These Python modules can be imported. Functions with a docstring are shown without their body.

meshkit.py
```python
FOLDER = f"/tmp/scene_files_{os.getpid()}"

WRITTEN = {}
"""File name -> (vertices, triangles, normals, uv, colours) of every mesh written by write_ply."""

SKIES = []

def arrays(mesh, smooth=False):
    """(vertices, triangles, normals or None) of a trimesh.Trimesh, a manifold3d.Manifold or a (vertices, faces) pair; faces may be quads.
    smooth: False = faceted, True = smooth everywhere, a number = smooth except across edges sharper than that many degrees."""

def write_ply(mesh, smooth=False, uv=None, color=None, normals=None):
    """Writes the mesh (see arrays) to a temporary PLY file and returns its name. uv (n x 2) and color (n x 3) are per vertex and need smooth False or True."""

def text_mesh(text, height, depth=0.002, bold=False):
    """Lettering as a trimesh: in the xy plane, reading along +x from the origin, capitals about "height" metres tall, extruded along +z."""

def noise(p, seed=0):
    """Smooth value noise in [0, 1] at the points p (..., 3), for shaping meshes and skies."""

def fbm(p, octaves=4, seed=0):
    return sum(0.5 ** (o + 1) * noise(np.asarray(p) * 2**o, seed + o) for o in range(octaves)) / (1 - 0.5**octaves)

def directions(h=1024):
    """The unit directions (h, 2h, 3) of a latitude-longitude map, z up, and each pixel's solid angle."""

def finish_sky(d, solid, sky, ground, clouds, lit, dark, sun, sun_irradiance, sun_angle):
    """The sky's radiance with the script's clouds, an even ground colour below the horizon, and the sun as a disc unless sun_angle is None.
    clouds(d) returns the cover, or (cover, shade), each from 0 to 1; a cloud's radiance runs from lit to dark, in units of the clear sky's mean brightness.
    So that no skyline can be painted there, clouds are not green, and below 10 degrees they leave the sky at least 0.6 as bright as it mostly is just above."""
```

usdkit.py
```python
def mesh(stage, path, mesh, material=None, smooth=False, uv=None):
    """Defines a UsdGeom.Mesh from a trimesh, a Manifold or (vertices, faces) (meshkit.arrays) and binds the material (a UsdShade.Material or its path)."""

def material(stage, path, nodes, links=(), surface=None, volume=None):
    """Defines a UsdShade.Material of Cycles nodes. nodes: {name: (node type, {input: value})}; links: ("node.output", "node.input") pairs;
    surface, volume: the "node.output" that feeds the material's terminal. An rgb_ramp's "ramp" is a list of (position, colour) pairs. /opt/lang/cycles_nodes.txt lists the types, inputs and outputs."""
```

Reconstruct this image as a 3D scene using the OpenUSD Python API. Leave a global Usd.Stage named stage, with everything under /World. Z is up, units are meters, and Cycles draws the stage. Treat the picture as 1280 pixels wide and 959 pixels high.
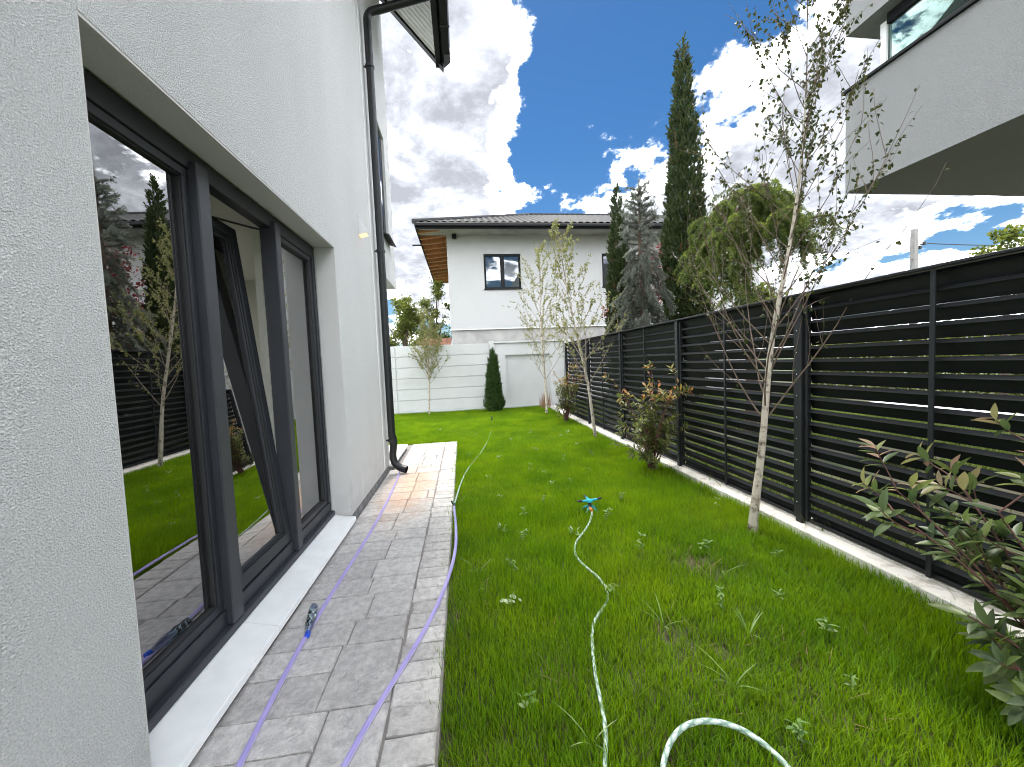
import math, random
import numpy as np, trimesh, manifold3d as m3
import usdkit, meshkit
from pxr import Usd, UsdGeom, UsdLux, UsdShade, Gf, Sdf, Vt

stage = Usd.Stage.CreateInMemory()
UsdGeom.SetStageUpAxis(stage, UsdGeom.Tokens.z)
UsdGeom.SetStageMetersPerUnit(stage, 1.0)
UsdGeom.Xform.Define(stage, '/World')
UsdGeom.Scope.Define(stage, '/World/Looks')
PI = math.pi

# ------------------------------------------------------------------ camera
EXPOSURE = 2.88
cam = UsdGeom.Camera.Define(stage, '/World/camera')
_vy = np.array([578 - 640, 456 - 479.5, 481.3]); _vy /= np.linalg.norm(_vy)
_vd = np.array([1008 - 640, 9200 - 479.5, 481.3]); _vd /= np.linalg.norm(_vd)
_dn = _vd - _vy * (_vd @ _vy); _dn /= np.linalg.norm(_dn)
_R = np.stack([np.cross(_vy, -_dn), _vy, -_dn])
_r, _u, _b = _R[:, 0], -_R[:, 1], -_R[:, 2]
cam.AddTransformOp().Set(Gf.Matrix4d(*_r, 0, *_u, 0, *_b, 0, 0, 0, 1.6, 1))
cam.CreateHorizontalApertureAttr(36.0)
cam.CreateFocalLengthAttr(36.0 * 481.3 / 1280)
cam.CreateClippingRangeAttr(Gf.Vec2f(0.05, 5000))
cam.CreateExposureAttr(EXPOSURE)

# ------------------------------------------------------------------ sky and sun
SUN_AZ, SUN_EL = math.radians(-0.3), math.radians(67)      # from +y, negative to the left
sd = np.array([math.sin(SUN_AZ) * math.cos(SUN_EL), math.cos(SUN_AZ) * math.cos(SUN_EL), math.sin(SUN_EL)])
sun = UsdLux.DistantLight.Define(stage, '/World/sun')
sun.CreateIntensityAttr(0.17); sun.CreateAngleAttr(9.0); sun.CreateNormalizeAttr(True)
sun.CreateColorAttr(Gf.Vec3f(1.0, 0.95, 0.87))
_z = sd; _x = np.cross([0, 0, 1.0], _z); _x /= np.linalg.norm(_x); _y = np.cross(_z, _x)
sun.AddTransformOp().Set(Gf.Matrix4d(*_x, 0, *_y, 0, *_z, 0, 0, 0, 0, 1))

SKY_STRENGTH = 0.15
def sky_material():
    n = {'tc': ('texture_coordinate', {}),
         'sky': ('sky_texture', {'sky_type': 'single_scattering', 'sun_disc': False, 'sun_elevation': SUN_EL, 'sun_rotation': SUN_AZ, 'air_density': 1.0, 'aerosol_density': 0.15, 'ozone_density': 2.5}),
         'hs': ('hsv', {'hue': 0.5, 'saturation': 1.3, 'value': 0.110, 'fac': 1.0}),
         'sep': ('separate_xyz', {}), 'den': ('math', {'math_type': 'add', 'value2': 0.32}),
         'dmax': ('math', {'math_type': 'maximum', 'value2': 0.12}),
         'dx': ('math', {'math_type': 'divide'}), 'dy': ('math', {'math_type': 'divide'}), 'cmb': ('combine_xyz', {'z': 0.0}),
         'n1': ('noise_texture', {'scale': 3.3, 'detail': 10.0, 'roughness': 0.60, 'lacunarity': 2.1, 'distortion': 0.1}),
         'n1k': ('math', {'math_type': 'multiply_add', 'value2': 3.7, 'value3': -1.74}),
         'off': ('vector_math', {'math_type': 'add', 'vector2': (0.0, -0.07, 0.0)}),
         'n2': ('noise_texture', {'scale': 3.3, 'detail': 10.0, 'roughness': 0.60, 'lacunarity': 2.1, 'distortion': 0.1}),
         'df': ('math', {'math_type': 'subtract'}),
         'bg': ('background_shader', {'strength': SKY_STRENGTH})}
    l = [('sky.color', 'hs.color'), ('tc.generated', 'sep.vector'), ('sep.z', 'den.value1'), ('den.value', 'dmax.value1'),
         ('sep.x', 'dx.value1'), ('dmax.value', 'dx.value2'), ('sep.y', 'dy.value1'), ('dmax.value', 'dy.value2'),
         ('dx.value', 'cmb.x'), ('dy.value', 'cmb.y'), ('cmb.vector', 'n1.vector'), ('cmb.vector', 'off.vector1'), ('off.vector', 'n2.vector')]
    # the cloud banks: (direction, cosine where it begins, cosine where it is full, weight)
    banks = [((-0.05, 0.80, 0.60), 0.950, 0.99, 0.36), ((-0.01, 0.88, 0.47), 0.945, 0.99, 0.48), ((-0.08, 0.93, 0.36), 0.96, 0.995, 0.42), ((0.57, 0.73, 0.37), 0.955, 0.995, 0.50),
             ((0.40, 0.85, 0.35), 0.970, 0.996, 0.32), ((0.62, 0.62, 0.48), 0.97, 0.992, 0.28), ((0.79, 0.58, 0.20), 0.93, 0.99, 0.22), ((0.25, 0.82, 0.52), 0.955, 0.992, -0.42),
             ((0.36, 0.74, 0.57), 0.955, 0.992, -0.42), ((0.45, 0.67, 0.59), 0.97, 0.995, -0.32), ((0.17, 0.88, 0.43), 0.985, 0.998, -0.26), ((-0.11, 0.79, 0.61), 0.988, 0.998, -0.25)]
    l += [('n1.fac', 'n1k.value1'), ('n2.fac', 'df.value1'), ('n1.fac', 'df.value2')]
    prev = 'n1k.value'
    for i, (d, c0, c1, w) in enumerate(banks):
        d = np.array(d) / np.linalg.norm(d)
        n[f'b{i}'] = ('vector_math', {'math_type': 'dot_product', 'vector2': tuple(d)})
        n[f'm{i}'] = ('map_range', {'range_type': 'smoothstep', 'from_min': c0, 'from_max': c1, 'to_min': 0.0, 'to_max': w})
        n[f'a{i}'] = ('math', {'math_type': 'add'})
        l += [('tc.generated', f'b{i}.vector1'), (f'b{i}.value', f'm{i}.value'), (prev, f'a{i}.value1'), (f'm{i}.result', f'a{i}.value2')]
        prev = f'a{i}.value'
    n['cov'] = ('map_range', {'range_type': 'smoothstep', 'from_min': -0.12, 'from_max': 0.32, 'to_min': 0.0, 'to_max': 1.0})
    n['thick'] = ('map_range', {'range_type': 'linear', 'from_min': 0.12, 'from_max': 0.46, 'to_min': 0.0, 'to_max': 1.0, 'clamp': True})
    n['shade'] = ('map_range', {'range_type': 'linear', 'from_min': -0.12, 'from_max': 0.09, 'to_min': 0.765, 'to_max': 1.0, 'clamp': True})
    n['ts'] = ('math', {'math_type': 'multiply'})
    n['pw'] = ('math', {'math_type': 'power', 'value1': CLOUD_DARK / CLOUD_LIT})
    n['br'] = ('math', {'math_type': 'multiply', 'value2': CLOUD_LIT})
    n['ct'] = ('mix', {'color1': (1.0, 1.0, 0.99), 'color2': (0.93, 0.98, 1.10)})
    n['cc'] = ('vector_math', {'math_type': 'scale'})
    n['fin'] = ('mix', {}); n['cpw'] = ('math', {'math_type': 'power', 'value2': 3.2})
    l += [(prev, 'cov.value'), (prev, 'thick.value'), ('df.value', 'shade.value'), ('thick.result', 'ts.value1'), ('shade.result', 'ts.value2'), ('ts.value', 'pw.value2'), ('pw.value', 'br.value1'), ('ts.value', 'ct.fac'), ('ct.color', 'cc.vector1'), ('br.value', 'cc.scale'),
          ('cov.result', 'cpw.value1'), ('cpw.value', 'fin.fac'), ('hs.color', 'fin.color1'), ('cc.vector', 'fin.color2'), ('fin.color', 'bg.color')]
    return usdkit.material(stage, '/World/Looks/sky_look', n, l, surface='bg.background')
CLOUD_LIT, CLOUD_DARK = 28.0, 0.58
dome = UsdLux.DomeLight.Define(stage, '/World/sky')
UsdShade.MaterialBindingAPI.Apply(dome.GetPrim()).Bind(sky_material())
dome.GetPrim().SetCustomDataByKey('label', 'blue sky with large white cumulus clouds')
dome.GetPrim().SetCustomDataByKey('kind', 'structure')

# ------------------------------------------------------------------ helpers
_used = {}
def path_for(name, parent=None):
    base = (parent.GetPath().pathString if parent else '/World') + '/' + name
    k = _used.get(base, -1) + 1; _used[base] = k
    return base if k == 0 else f'{base}_{k:03d}'

def tag(p, label=None, cat=None, group=None, kind=None):
    for k, v in (('label', label), ('category', cat), ('group', group), ('kind', kind)):
        if v: p.SetCustomDataByKey(k, v)
    return p

def thing(name, label, cat, loc=(0, 0, 0), rz=0, group=None):
    x = UsdGeom.Xform.Define(stage, path_for(name))
    x.AddTranslateOp().Set(Gf.Vec3d(*map(float, loc)))
    if rz: x.AddRotateZOp().Set(math.degrees(rz))
    return tag(x.GetPrim(), label, cat, group)

class MB:
    """collects triangles of one mesh"""
    def __init__(s): s.v, s.f, s.t, s.n = [], [], [], 0
    def add(s, v, f, t=0.5):
        v = np.asarray(v, float); f = np.asarray(f, int)
        if f.shape[1] == 4: f = np.vstack([f[:, [0, 1, 2]], f[:, [0, 2, 3]]])
        s.v.append(v); s.f.append(f + s.n); s.t.append(np.broadcast_to(np.asarray(t, float), (len(v),))); s.n += len(v)
        return s
    def mesh(s, m): return s.add(m.vertices, m.faces)
    def man(s, m):
        q = m.to_mesh(); return s.add(q.vert_properties[:, :3], q.tri_verts)
    def box(s, x0, x1, y0, y1, z0, z1, c=0.0):
        if c <= 0:
            v = np.array([(x, y, z) for x in (x0, x1) for y in (y0, y1) for z in (z0, z1)])
            f = [[0, 1, 3], [0, 3, 2], [4, 6, 7], [4, 7, 5], [0, 4, 5], [0, 5, 1], [2, 3, 7], [2, 7, 6], [0, 2, 6], [0, 6, 4], [1, 5, 7], [1, 7, 3]]
            return s.add(v, f)
        pts = []
        for x, sx in ((x0, 1), (x1, -1)):
            for y, sy in ((y0, 1), (y1, -1)):
                for z, sz in ((z0, 1), (z1, -1)):
                    pts += [(x, y + sy * c, z + sz * c), (x + sx * c, y, z + sz * c), (x + sx * c, y + sy * c, z)]
        return s.man(m3.Manifold.hull_points(np.array(pts)))
    def profile(s, pts, axis, a0, a1):
        """a convex or simple polygon of 2D points swept along x or y"""
        import shapely
        m = trimesh.creation.extrude_polygon(shapely.Polygon(pts), a1 - a0, engine='earcut')
        v = np.array(m.vertices); w = np.empty_like(v)
        if axis == 'y': w[:, 0], w[:, 2], w[:, 1] = v[:, 0], v[:, 1], a0 + v[:, 2]; f = m.faces[:, ::-1]
        elif axis == 'x': w[:, 1], w[:, 2], w[:, 0] = v[:, 0], v[:, 1], a0 + v[:, 2]; f = m.faces
        else: w = v + [0, 0, a0]; f = m.faces
        return s.add(w, f)
    def tube(s, pts, rad, sides=8, t=0.5, cap=True):
        p = np.asarray(pts, float); n = len(p); rad = np.broadcast_to(np.asarray(rad, float), (n,))
        tg = np.gradient(p, axis=0); tg /= np.linalg.norm(tg, axis=1, keepdims=True) + 1e-12
        a = np.cross(tg[0], [0, 0, 1.0] if abs(tg[0][2]) < 0.9 else [1.0, 0, 0]); a /= np.linalg.norm(a)
        A = [a]
        for i in range(1, n):
            a = A[-1] - tg[i] * (A[-1] @ tg[i]); A.append(a / (np.linalg.norm(a) + 1e-12))
        A = np.array(A); Bv = np.cross(tg, A)
        ang = np.arange(sides) * 2 * PI / sides
        v = (p[:, None] + rad[:, None, None] * (np.cos(ang)[None, :, None] * A[:, None] + np.sin(ang)[None, :, None] * Bv[:, None])).reshape(-1, 3)
        i, j = np.meshgrid(np.arange(n - 1), np.arange(sides), indexing='ij')
        q = np.stack([i * sides + j, i * sides + (j + 1) % sides, (i + 1) * sides + (j + 1) % sides, (i + 1) * sides + j], -1).reshape(-1, 4)
        f = np.vstack([q[:, [0, 1, 2]], q[:, [0, 2, 3]]])
        if cap:
            v = np.vstack([v, p[0], p[-1]]); k = len(v)
            j = np.arange(sides); jn = (j + 1) % sides
            f = np.vstack([f, np.stack([jn, j, np.full(sides, k - 2)], 1), np.stack([(n - 1) * sides + j, (n - 1) * sides + jn, np.full(sides, k - 1)], 1)])
        if np.ndim(t): 
            t = np.asarray(t).reshape(-1); t = np.concatenate([t, [t[0], t[-1]]]) if cap else t
        return s.add(v, f, t)
    def lathe(s, prof, at=(0, 0, 0), sides=24, M=None):
        m = trimesh.creation.revolve(np.array(prof), sections=sides)
        if M is not None: m.apply_transform(M)
        return s.add(m.vertices + np.array(at), m.faces)
    def leaves(s, P, D, N, L, W, fold=0.25, t=None, shape='diamond', curl=0.0):
        """many leaves at once: P base, D direction, N a hint for the leaf's normal"""
        P, D, N = (np.asarray(a, float) for a in (P, D, N)); n = len(P)
        L = np.broadcast_to(np.asarray(L, float), (n,))[:, None]; W = np.broadcast_to(np.asarray(W, float), (n,))[:, None]
        D = D / (np.linalg.norm(D, axis=1, keepdims=True) + 1e-9)
        S = np.cross(D, N); S /= np.linalg.norm(S, axis=1, keepdims=True) + 1e-9
        U = np.cross(S, D)
        t = np.random.default_rng(n).random(n) if t is None else np.broadcast_to(np.asarray(t, float), (n,))
        if shape == 'diamond':
            V = np.stack([P, P + D * L * .42 + S * W * .5 + U * W * fold, P + D * L - U * L * curl, P + D * L * .42 - S * W * .5 + U * W * fold], 1)
            f = np.array([[0, 1, 2], [0, 2, 3]])
        elif shape == 'birch':
            V = np.stack([P, P + D * L * .30 + S * W * .5 + U * W * fold, P + D * L * .62 + S * W * .30 + U * W * fold * .5, P + D * L - U * L * curl, P + D * L * .62 - S * W * .30 + U * W * fold * .5, P + D * L * .30 - S * W * .5 + U * W * fold], 1)
            f = np.array([[0, 1, 2], [0, 2, 3], [0, 3, 4], [0, 4, 5]])
        else:                                             # a long blade of an evergreen shrub: midrib, two rows of edge points
            st = [(0.0, .04), (.15, .55), (.38, .98), (.62, .92), (.84, .5), (1.0, .02)]
            rows = []
            for u, w in st:
                mid = P + D * L * u - U * L * curl * u * u
                rows += [mid + S * W * .5 * w + U * W * fold * w, mid, mid - S * W * .5 * w + U * W * fold * w]
            V = np.stack(rows, 1)
            f = []
            for k in range(len(st) - 1):
                for q in (0, 1):
                    a = 3 * k + q; f += [[a, a + 1, a + 4], [a, a + 4, a + 3]]
            f = np.array(f)
        k = V.shape[1]
        F = (f[None] + (np.arange(n) * k)[:, None, None]).reshape(-1, 3)
        return s.add(V.reshape(-1, 3), F, np.repeat(t, k))
    def build(s, name, mat, parent=None, smooth=False, tint=False, **kw):
        v, f = np.vstack(s.v), np.vstack(s.f)
        p = path_for(name, parent)
        if tint:
            m = usdkit.mesh(stage, p, (v, f), mat, smooth=True if smooth else False)
            UsdGeom.PrimvarsAPI(m).CreatePrimvar('tint', Sdf.ValueTypeNames.FloatArray, 'vertex').Set(Vt.FloatArray.FromNumpy(np.concatenate(s.t).astype(np.float32)))
        else:
            m = usdkit.mesh(stage, p, (v, f), mat, smooth=smooth)
        return tag(m.GetPrim(), **kw) if kw else m.GetPrim()

def mbox(x0, x1, y0, y1, z0, z1):
    return m3.Manifold.cube((x1 - x0, y1 - y0, z1 - z0)).translate((x0, y0, z0))
def bez(*pts, n=12):
    """a smooth curve through the points"""
    from scipy.interpolate import CubicSpline
    p = np.asarray(pts, float); d = np.concatenate([[0], np.cumsum(np.linalg.norm(np.diff(p, axis=0), axis=1))])
    return CubicSpline(d, p)(np.linspace(0, d[-1], n))
def unit(v): v = np.asarray(v, float); return v / (np.linalg.norm(v, axis=-1, keepdims=True) + 1e-12)
def rnd_dirs(r, n): return unit(r.normal(size=(n, 3)))

# ------------------------------------------------------------------ materials
def look(name, color, rough=0.6, spec=0.5, var=0.0, scale=6.0, bump=0.0, bscale=60.0, metal=0.0, detail=4.0, color2=None, lo=0.35, hi=0.65, bdist=0.004, randomise=0.0, extra=None):
    """principled surface whose colour drifts between two tones, with a fine relief"""
    color = np.array(color, float)
    c2 = np.clip(color * (1 - var), 0, 1) if color2 is None else np.array(color2, float)
    n = {'g': ('geometry', {}), 'p': ('principled_bsdf', {'roughness': rough, 'specular_ior_level': spec, 'metallic': metal, 'base_color': tuple(color)})}
    l = []
    if var or color2 is not None:
        n['n'] = ('noise_texture', {'scale': scale, 'detail': detail, 'roughness': 0.6})
        n['r'] = ('map_range', {'from_min': lo, 'from_max': hi, 'to_min': 0.0, 'to_max': 1.0, 'clamp': True})
        n['c'] = ('mix', {'color1': tuple(color), 'color2': tuple(c2)})
        l += [('g.position', 'n.vector'), ('n.fac', 'r.value'), ('r.result', 'c.fac')]
        out = 'c.color'
        if randomise:
            n['oi'] = ('object_info', {}); n['rm'] = ('map_range', {'from_min': 0.0, 'from_max': 1.0, 'to_min': 1 - randomise, 'to_max': 1 + randomise})
            n['hv'] = ('hsv', {'hue': 0.5, 'saturation': 1.0, 'fac': 1.0})
            l += [('oi.random', 'rm.value'), ('rm.result', 'hv.value'), (out, 'hv.color')]; out = 'hv.color'
        if extra: out = extra(n, l, out)
        l.append((out, 'p.base_color'))
    if bump:
        n['bn'] = ('noise_texture', {'scale': bscale, 'detail': 3.0, 'roughness': 0.55})
        n['bp'] = ('bump', {'strength': bump, 'distance': bdist})
        l += [('g.position', 'bn.vector'), ('bn.fac', 'bp.height'), ('bp.normal', 'p.normal')]
    return usdkit.material(stage, '/World/Looks/' + name, n, l, surface='p.BSDF')

def leaf_look(name, stops, trans=0.35, rough=0.5, spec=0.3, tcol=None):
    """leaf: colour by the leaf's own tint, part of the light passes through"""
    n = {'a': ('attribute', {'attribute': 'tint'}), 'r': ('rgb_ramp', {'ramp': stops}),
         'p': ('principled_bsdf', {'roughness': rough, 'specular_ior_level': spec}), 't': ('translucent_bsdf', {}),
         'hv': ('hsv', {'hue': 0.485, 'saturation': 1.1, 'value': 1.5, 'fac': 1.0}), 'm': ('mix_closure', {'fac': trans})}
    l = [('a.fac', 'r.fac'), ('r.color', 'p.base_color'), ('r.color', 'hv.color'), ('hv.color', 't.color'), ('p.BSDF', 'm.closure1'), ('t.BSDF', 'm.closure2')]
    return usdkit.material(stage, '/World/Looks/' + name, n, l, surface='m.closure')

def pane_look(name, ior=2.2, tint=(0.9, 0.93, 0.91), glossy=(1, 1, 1)):
    n = {'f': ('fresnel', {'IOR': ior}), 't': ('transparent_bsdf', {'color': tint}), 'g': ('glossy_bsdf', {'color': glossy, 'roughness': 0.0}), 'm': ('mix_closure', {})}
    return usdkit.material(stage, '/World/Looks/' + name, n, [('f.fac', 'm.fac'), ('t.BSDF', 'm.closure1'), ('g.BSDF', 'm.closure2')], surface='m.closure')

def stucco_look(name, color, scale=95.0, dist=0.005, var=0.06, strength=0.9):
    n = {'g': ('geometry', {}), 'p': ('principled_bsdf', {'roughness': 0.92, 'specular_ior_level': 0.2}),
         'w': ('noise_texture', {'scale': scale, 'detail': 3.0, 'roughness': 0.55, 'distortion': 0.6}),
         'v': ('voronoi_texture', {'scale': scale * 1.15, 'randomness': 1.0}), 'mx': ('math', {'math_type': 'multiply_add', 'value2': 0.45}),
         'b': ('bump', {'strength': strength, 'distance': dist}),
         'n': ('noise_texture', {'scale': 0.9, 'detail': 5.0, 'roughness': 0.6}), 'mp': ('mapping', {'scale': (1.0, 1.0, 0.35)}),
         'r': ('map_range', {'from_min': 0.3, 'from_max': 0.7, 'to_min': 1 - var, 'to_max': 1.0, 'clamp': True}),
         'wr': ('map_range', {'from_min': 0.3, 'from_max': 0.7, 'to_min': 0.76, 'to_max': 1.07, 'clamp': True}),
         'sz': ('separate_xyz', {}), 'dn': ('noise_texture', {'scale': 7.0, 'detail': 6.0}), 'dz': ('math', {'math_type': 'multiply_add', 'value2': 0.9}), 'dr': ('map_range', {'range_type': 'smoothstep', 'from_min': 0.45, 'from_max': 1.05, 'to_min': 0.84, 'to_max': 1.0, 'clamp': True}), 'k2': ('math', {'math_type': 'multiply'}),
         'k': ('math', {'math_type': 'multiply'}), 'c': ('hsv', {'hue': 0.5, 'saturation': 1.0, 'fac': 1.0, 'color': tuple(color)})}
    l = [('g.position', 'w.vector'), ('g.position', 'v.vector'), ('v.distance', 'mx.value1'), ('w.fac', 'mx.value3'), ('mx.value', 'b.height'), ('b.normal', 'p.normal'),
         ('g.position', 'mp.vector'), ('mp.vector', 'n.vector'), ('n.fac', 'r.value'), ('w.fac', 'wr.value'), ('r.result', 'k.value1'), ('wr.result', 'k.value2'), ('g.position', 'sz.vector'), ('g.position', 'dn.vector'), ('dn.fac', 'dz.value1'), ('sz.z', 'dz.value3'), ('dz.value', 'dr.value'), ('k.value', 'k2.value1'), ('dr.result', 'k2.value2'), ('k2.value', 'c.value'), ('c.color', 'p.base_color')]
    return usdkit.material(stage, '/World/Looks/' + name, n, l, surface='p.BSDF')

M = {}
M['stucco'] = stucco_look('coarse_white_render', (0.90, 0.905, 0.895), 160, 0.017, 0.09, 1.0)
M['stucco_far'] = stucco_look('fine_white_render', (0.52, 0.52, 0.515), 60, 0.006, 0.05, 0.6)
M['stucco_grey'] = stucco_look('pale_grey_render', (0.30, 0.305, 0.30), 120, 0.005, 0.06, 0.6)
M['reveal'] = stucco_look('smooth_reveal', (0.62, 0.615, 0.60), 300, 0.0015, 0.06, 0.5)
M['plinth'] = look('dark_plinth_stone', (0.10, 0.10, 0.105), 0.7, color2=(0.26, 0.255, 0.25), scale=14, detail=7, lo=0.45, hi=0.7, bump=0.8, bscale=40, bdist=0.01)
M['plinth_grey'] = look('grey_concrete_plinth', (0.40, 0.39, 0.375), 0.85, var=0.25, scale=2.5, bump=0.4, bscale=50)
M['anthracite'] = look('anthracite_frame', (0.012, 0.014, 0.018), 0.45, var=0.15, scale=9, bump=0.05, bscale=300, bdist=0.001)
M['frame_face'] = look('anthracite_frame_face', (0.024, 0.026, 0.032), 0.5, var=0.2, scale=5, bump=0.05, bscale=300, bdist=0.001)
M['gasket'] = look('black_rubber', (0.012, 0.012, 0.013), 0.6)
M['sill'] = look('white_sill_stone', (0.85, 0.87, 0.86), 0.45, var=0.10, scale=5, detail=6)
M['white_pvc'] = look('white_plastic', (0.78, 0.78, 0.76), 0.4)
M['interior'] = look('interior_paint', (0.66, 0.64, 0.58), 0.9)
M['floor_in'] = look('interior_floor', (0.35, 0.31, 0.27), 0.4, var=0.2)
M['pane'] = pane_look('window_pane', 4.2, (0.97, 0.99, 0.97))
M['pane_sky'] = pane_look('far_window_pane', 2.6, (0.9, 0.93, 0.91), (0.55, 0.57, 0.62))
M['pane_teal'] = pane_look('teal_balcony_glass', 1.35, (0.74, 0.93, 0.88))
M['dark_metal'] = look('dark_coated_metal', (0.009, 0.010, 0.011), 0.6, spec=0.25, var=0.15, scale=12)
M['pipe'] = look('black_downpipe', (0.006, 0.007, 0.0075), 0.38, var=0.2, scale=7)
M['fence'] = look('fence_coating', (0.005, 0.0065, 0.007), 0.5, spec=0.32, var=0.25, scale=5)
M['fence_post'] = look('fence_post_coating', (0.006, 0.0078, 0.009), 0.5, spec=0.35, var=0.2, scale=8)
M['soffit'] = look('soffit_plank_grey', (0.46, 0.45, 0.42), 0.7, var=0.12, scale=8, randomise=0.06)
M['wood'] = look('orange_soffit_wood', (0.50, 0.22, 0.075), 0.55, var=0.35, scale=9, randomise=0.12)
M['wood_dark'] = look('soffit_boards', (0.36, 0.145, 0.05), 0.6, var=0.35, scale=14)
M['roof'] = look('dark_grey_roof_tile', (0.030, 0.031, 0.033), 0.65, spec=0.2, var=0.35, scale=6)
M['roof_red'] = look('clay_red_roof', (0.42, 0.17, 0.10), 0.7, var=0.35, scale=5)
M['white_panel'] = look('white_painted_concrete', (0.54, 0.55, 0.545), 0.75, var=0.08, scale=1.6, detail=6, bump=0.35, bscale=45, bdist=0.003)
M['kerb'] = look('cream_kerb_concrete', (0.74, 0.71, 0.65), 0.8, color2=(0.36, 0.31, 0.25), scale=7, detail=8, lo=0.52, hi=0.72, bump=0.6, bscale=50, bdist=0.006)
def stain(n, l, out):
    n['sv'] = ('vector_math', {'math_type': 'distance', 'vector2': (-0.74, 5.0, 0.06)})
    n['ssc'] = ('mapping', {'scale': (1.9, 0.62, 1.0)}); n['so'] = ('vector_math', {'math_type': 'multiply', 'vector2': (1.9, 0.62, 1.0)})
    n['sv'] = ('vector_math', {'math_type': 'distance', 'vector2': (-0.74 * 1.9, 5.0 * 0.62, 0.06)})
    n['sn'] = ('noise_texture', {'scale': 4.0, 'detail': 5.0, 'roughness': 0.65})
    n['sa'] = ('math', {'math_type': 'multiply_add', 'value2': 1.1})
    n['sr'] = ('map_range', {'range_type': 'smoothstep', 'from_min': 0.75, 'from_max': 1.45, 'to_min': 0.55, 'to_max': 0.0, 'clamp': True})
    n['sm'] = ('mix', {'color2': (0.46, 0.25, 0.12)})
    l += [('g.position', 'so.vector1'), ('so.vector', 'sv.vector1'), ('g.position', 'sn.vector'), ('sn.fac', 'sa.value1'), ('sv.value', 'sa.value3'), ('sa.value', 'sr.value'), ('sr.result', 'sm.fac'), (out, 'sm.color1')]
    return 'sm.color'
M['paver'] = look('stamped_grey_stone', (0.55, 0.53, 0.505), 0.8, color2=(0.39, 0.375, 0.36), scale=22, detail=10, lo=0.36, hi=0.64, bump=1.0, bscale=32, bdist=0.02, randomise=0.13, extra=stain)
M['path_joint'] = look('path_joint', (0.25, 0.23, 0.215), 0.85, var=0.3, scale=12, bump=0.5, bscale=60)
M['soil'] = look('lawn_soil', (0.07, 0.055, 0.03), 0.95, color2=(0.035, 0.06, 0.010), scale=4, detail=8, bump=0.9, bscale=70, bdist=0.01)
M['dirt'] = look('neighbour_soil', (0.085, 0.068, 0.05), 0.95, color2=(0.05, 0.07, 0.02), scale=1.1, detail=8, bump=0.8, bscale=40, bdist=0.02)
M['far_ground'] = look('far_ground', (0.09, 0.12, 0.04), 0.95, var=0.4, scale=0.2)
M['pale_slab'] = look('pale_slab', (0.72, 0.72, 0.70), 0.8, var=0.12, scale=1.5)
M['bark_birch'] = look('birch_bark', (0.45, 0.40, 0.32), 0.8, color2=(0.08, 0.058, 0.042), scale=15, detail=9, lo=0.50, hi=0.66, bump=0.5, bscale=45, bdist=0.004)
M['twig'] = look('twig_bark', (0.15, 0.105, 0.075), 0.75, var=0.3, scale=20)
M['twig_pale'] = look('pale_twig_bark', (0.30, 0.24, 0.18), 0.75, var=0.3, scale=20)
M['bark'] = look('brown_bark', (0.12, 0.085, 0.06), 0.9, var=0.4, scale=14, bump=0.7, bscale=40)
M['birch_leaf'] = leaf_look('birch_leaf', [(0, (0.022, 0.036, 0.008)), (0.6, (0.045, 0.062, 0.014)), (1, (0.08, 0.08, 0.02))], 0.2)
M['birch_leaf_pale'] = leaf_look('birch_leaf_pale', [(0, (0.12, 0.15, 0.045)), (0.6, (0.20, 0.22, 0.075)), (1, (0.30, 0.28, 0.13))], 0.4)
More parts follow.
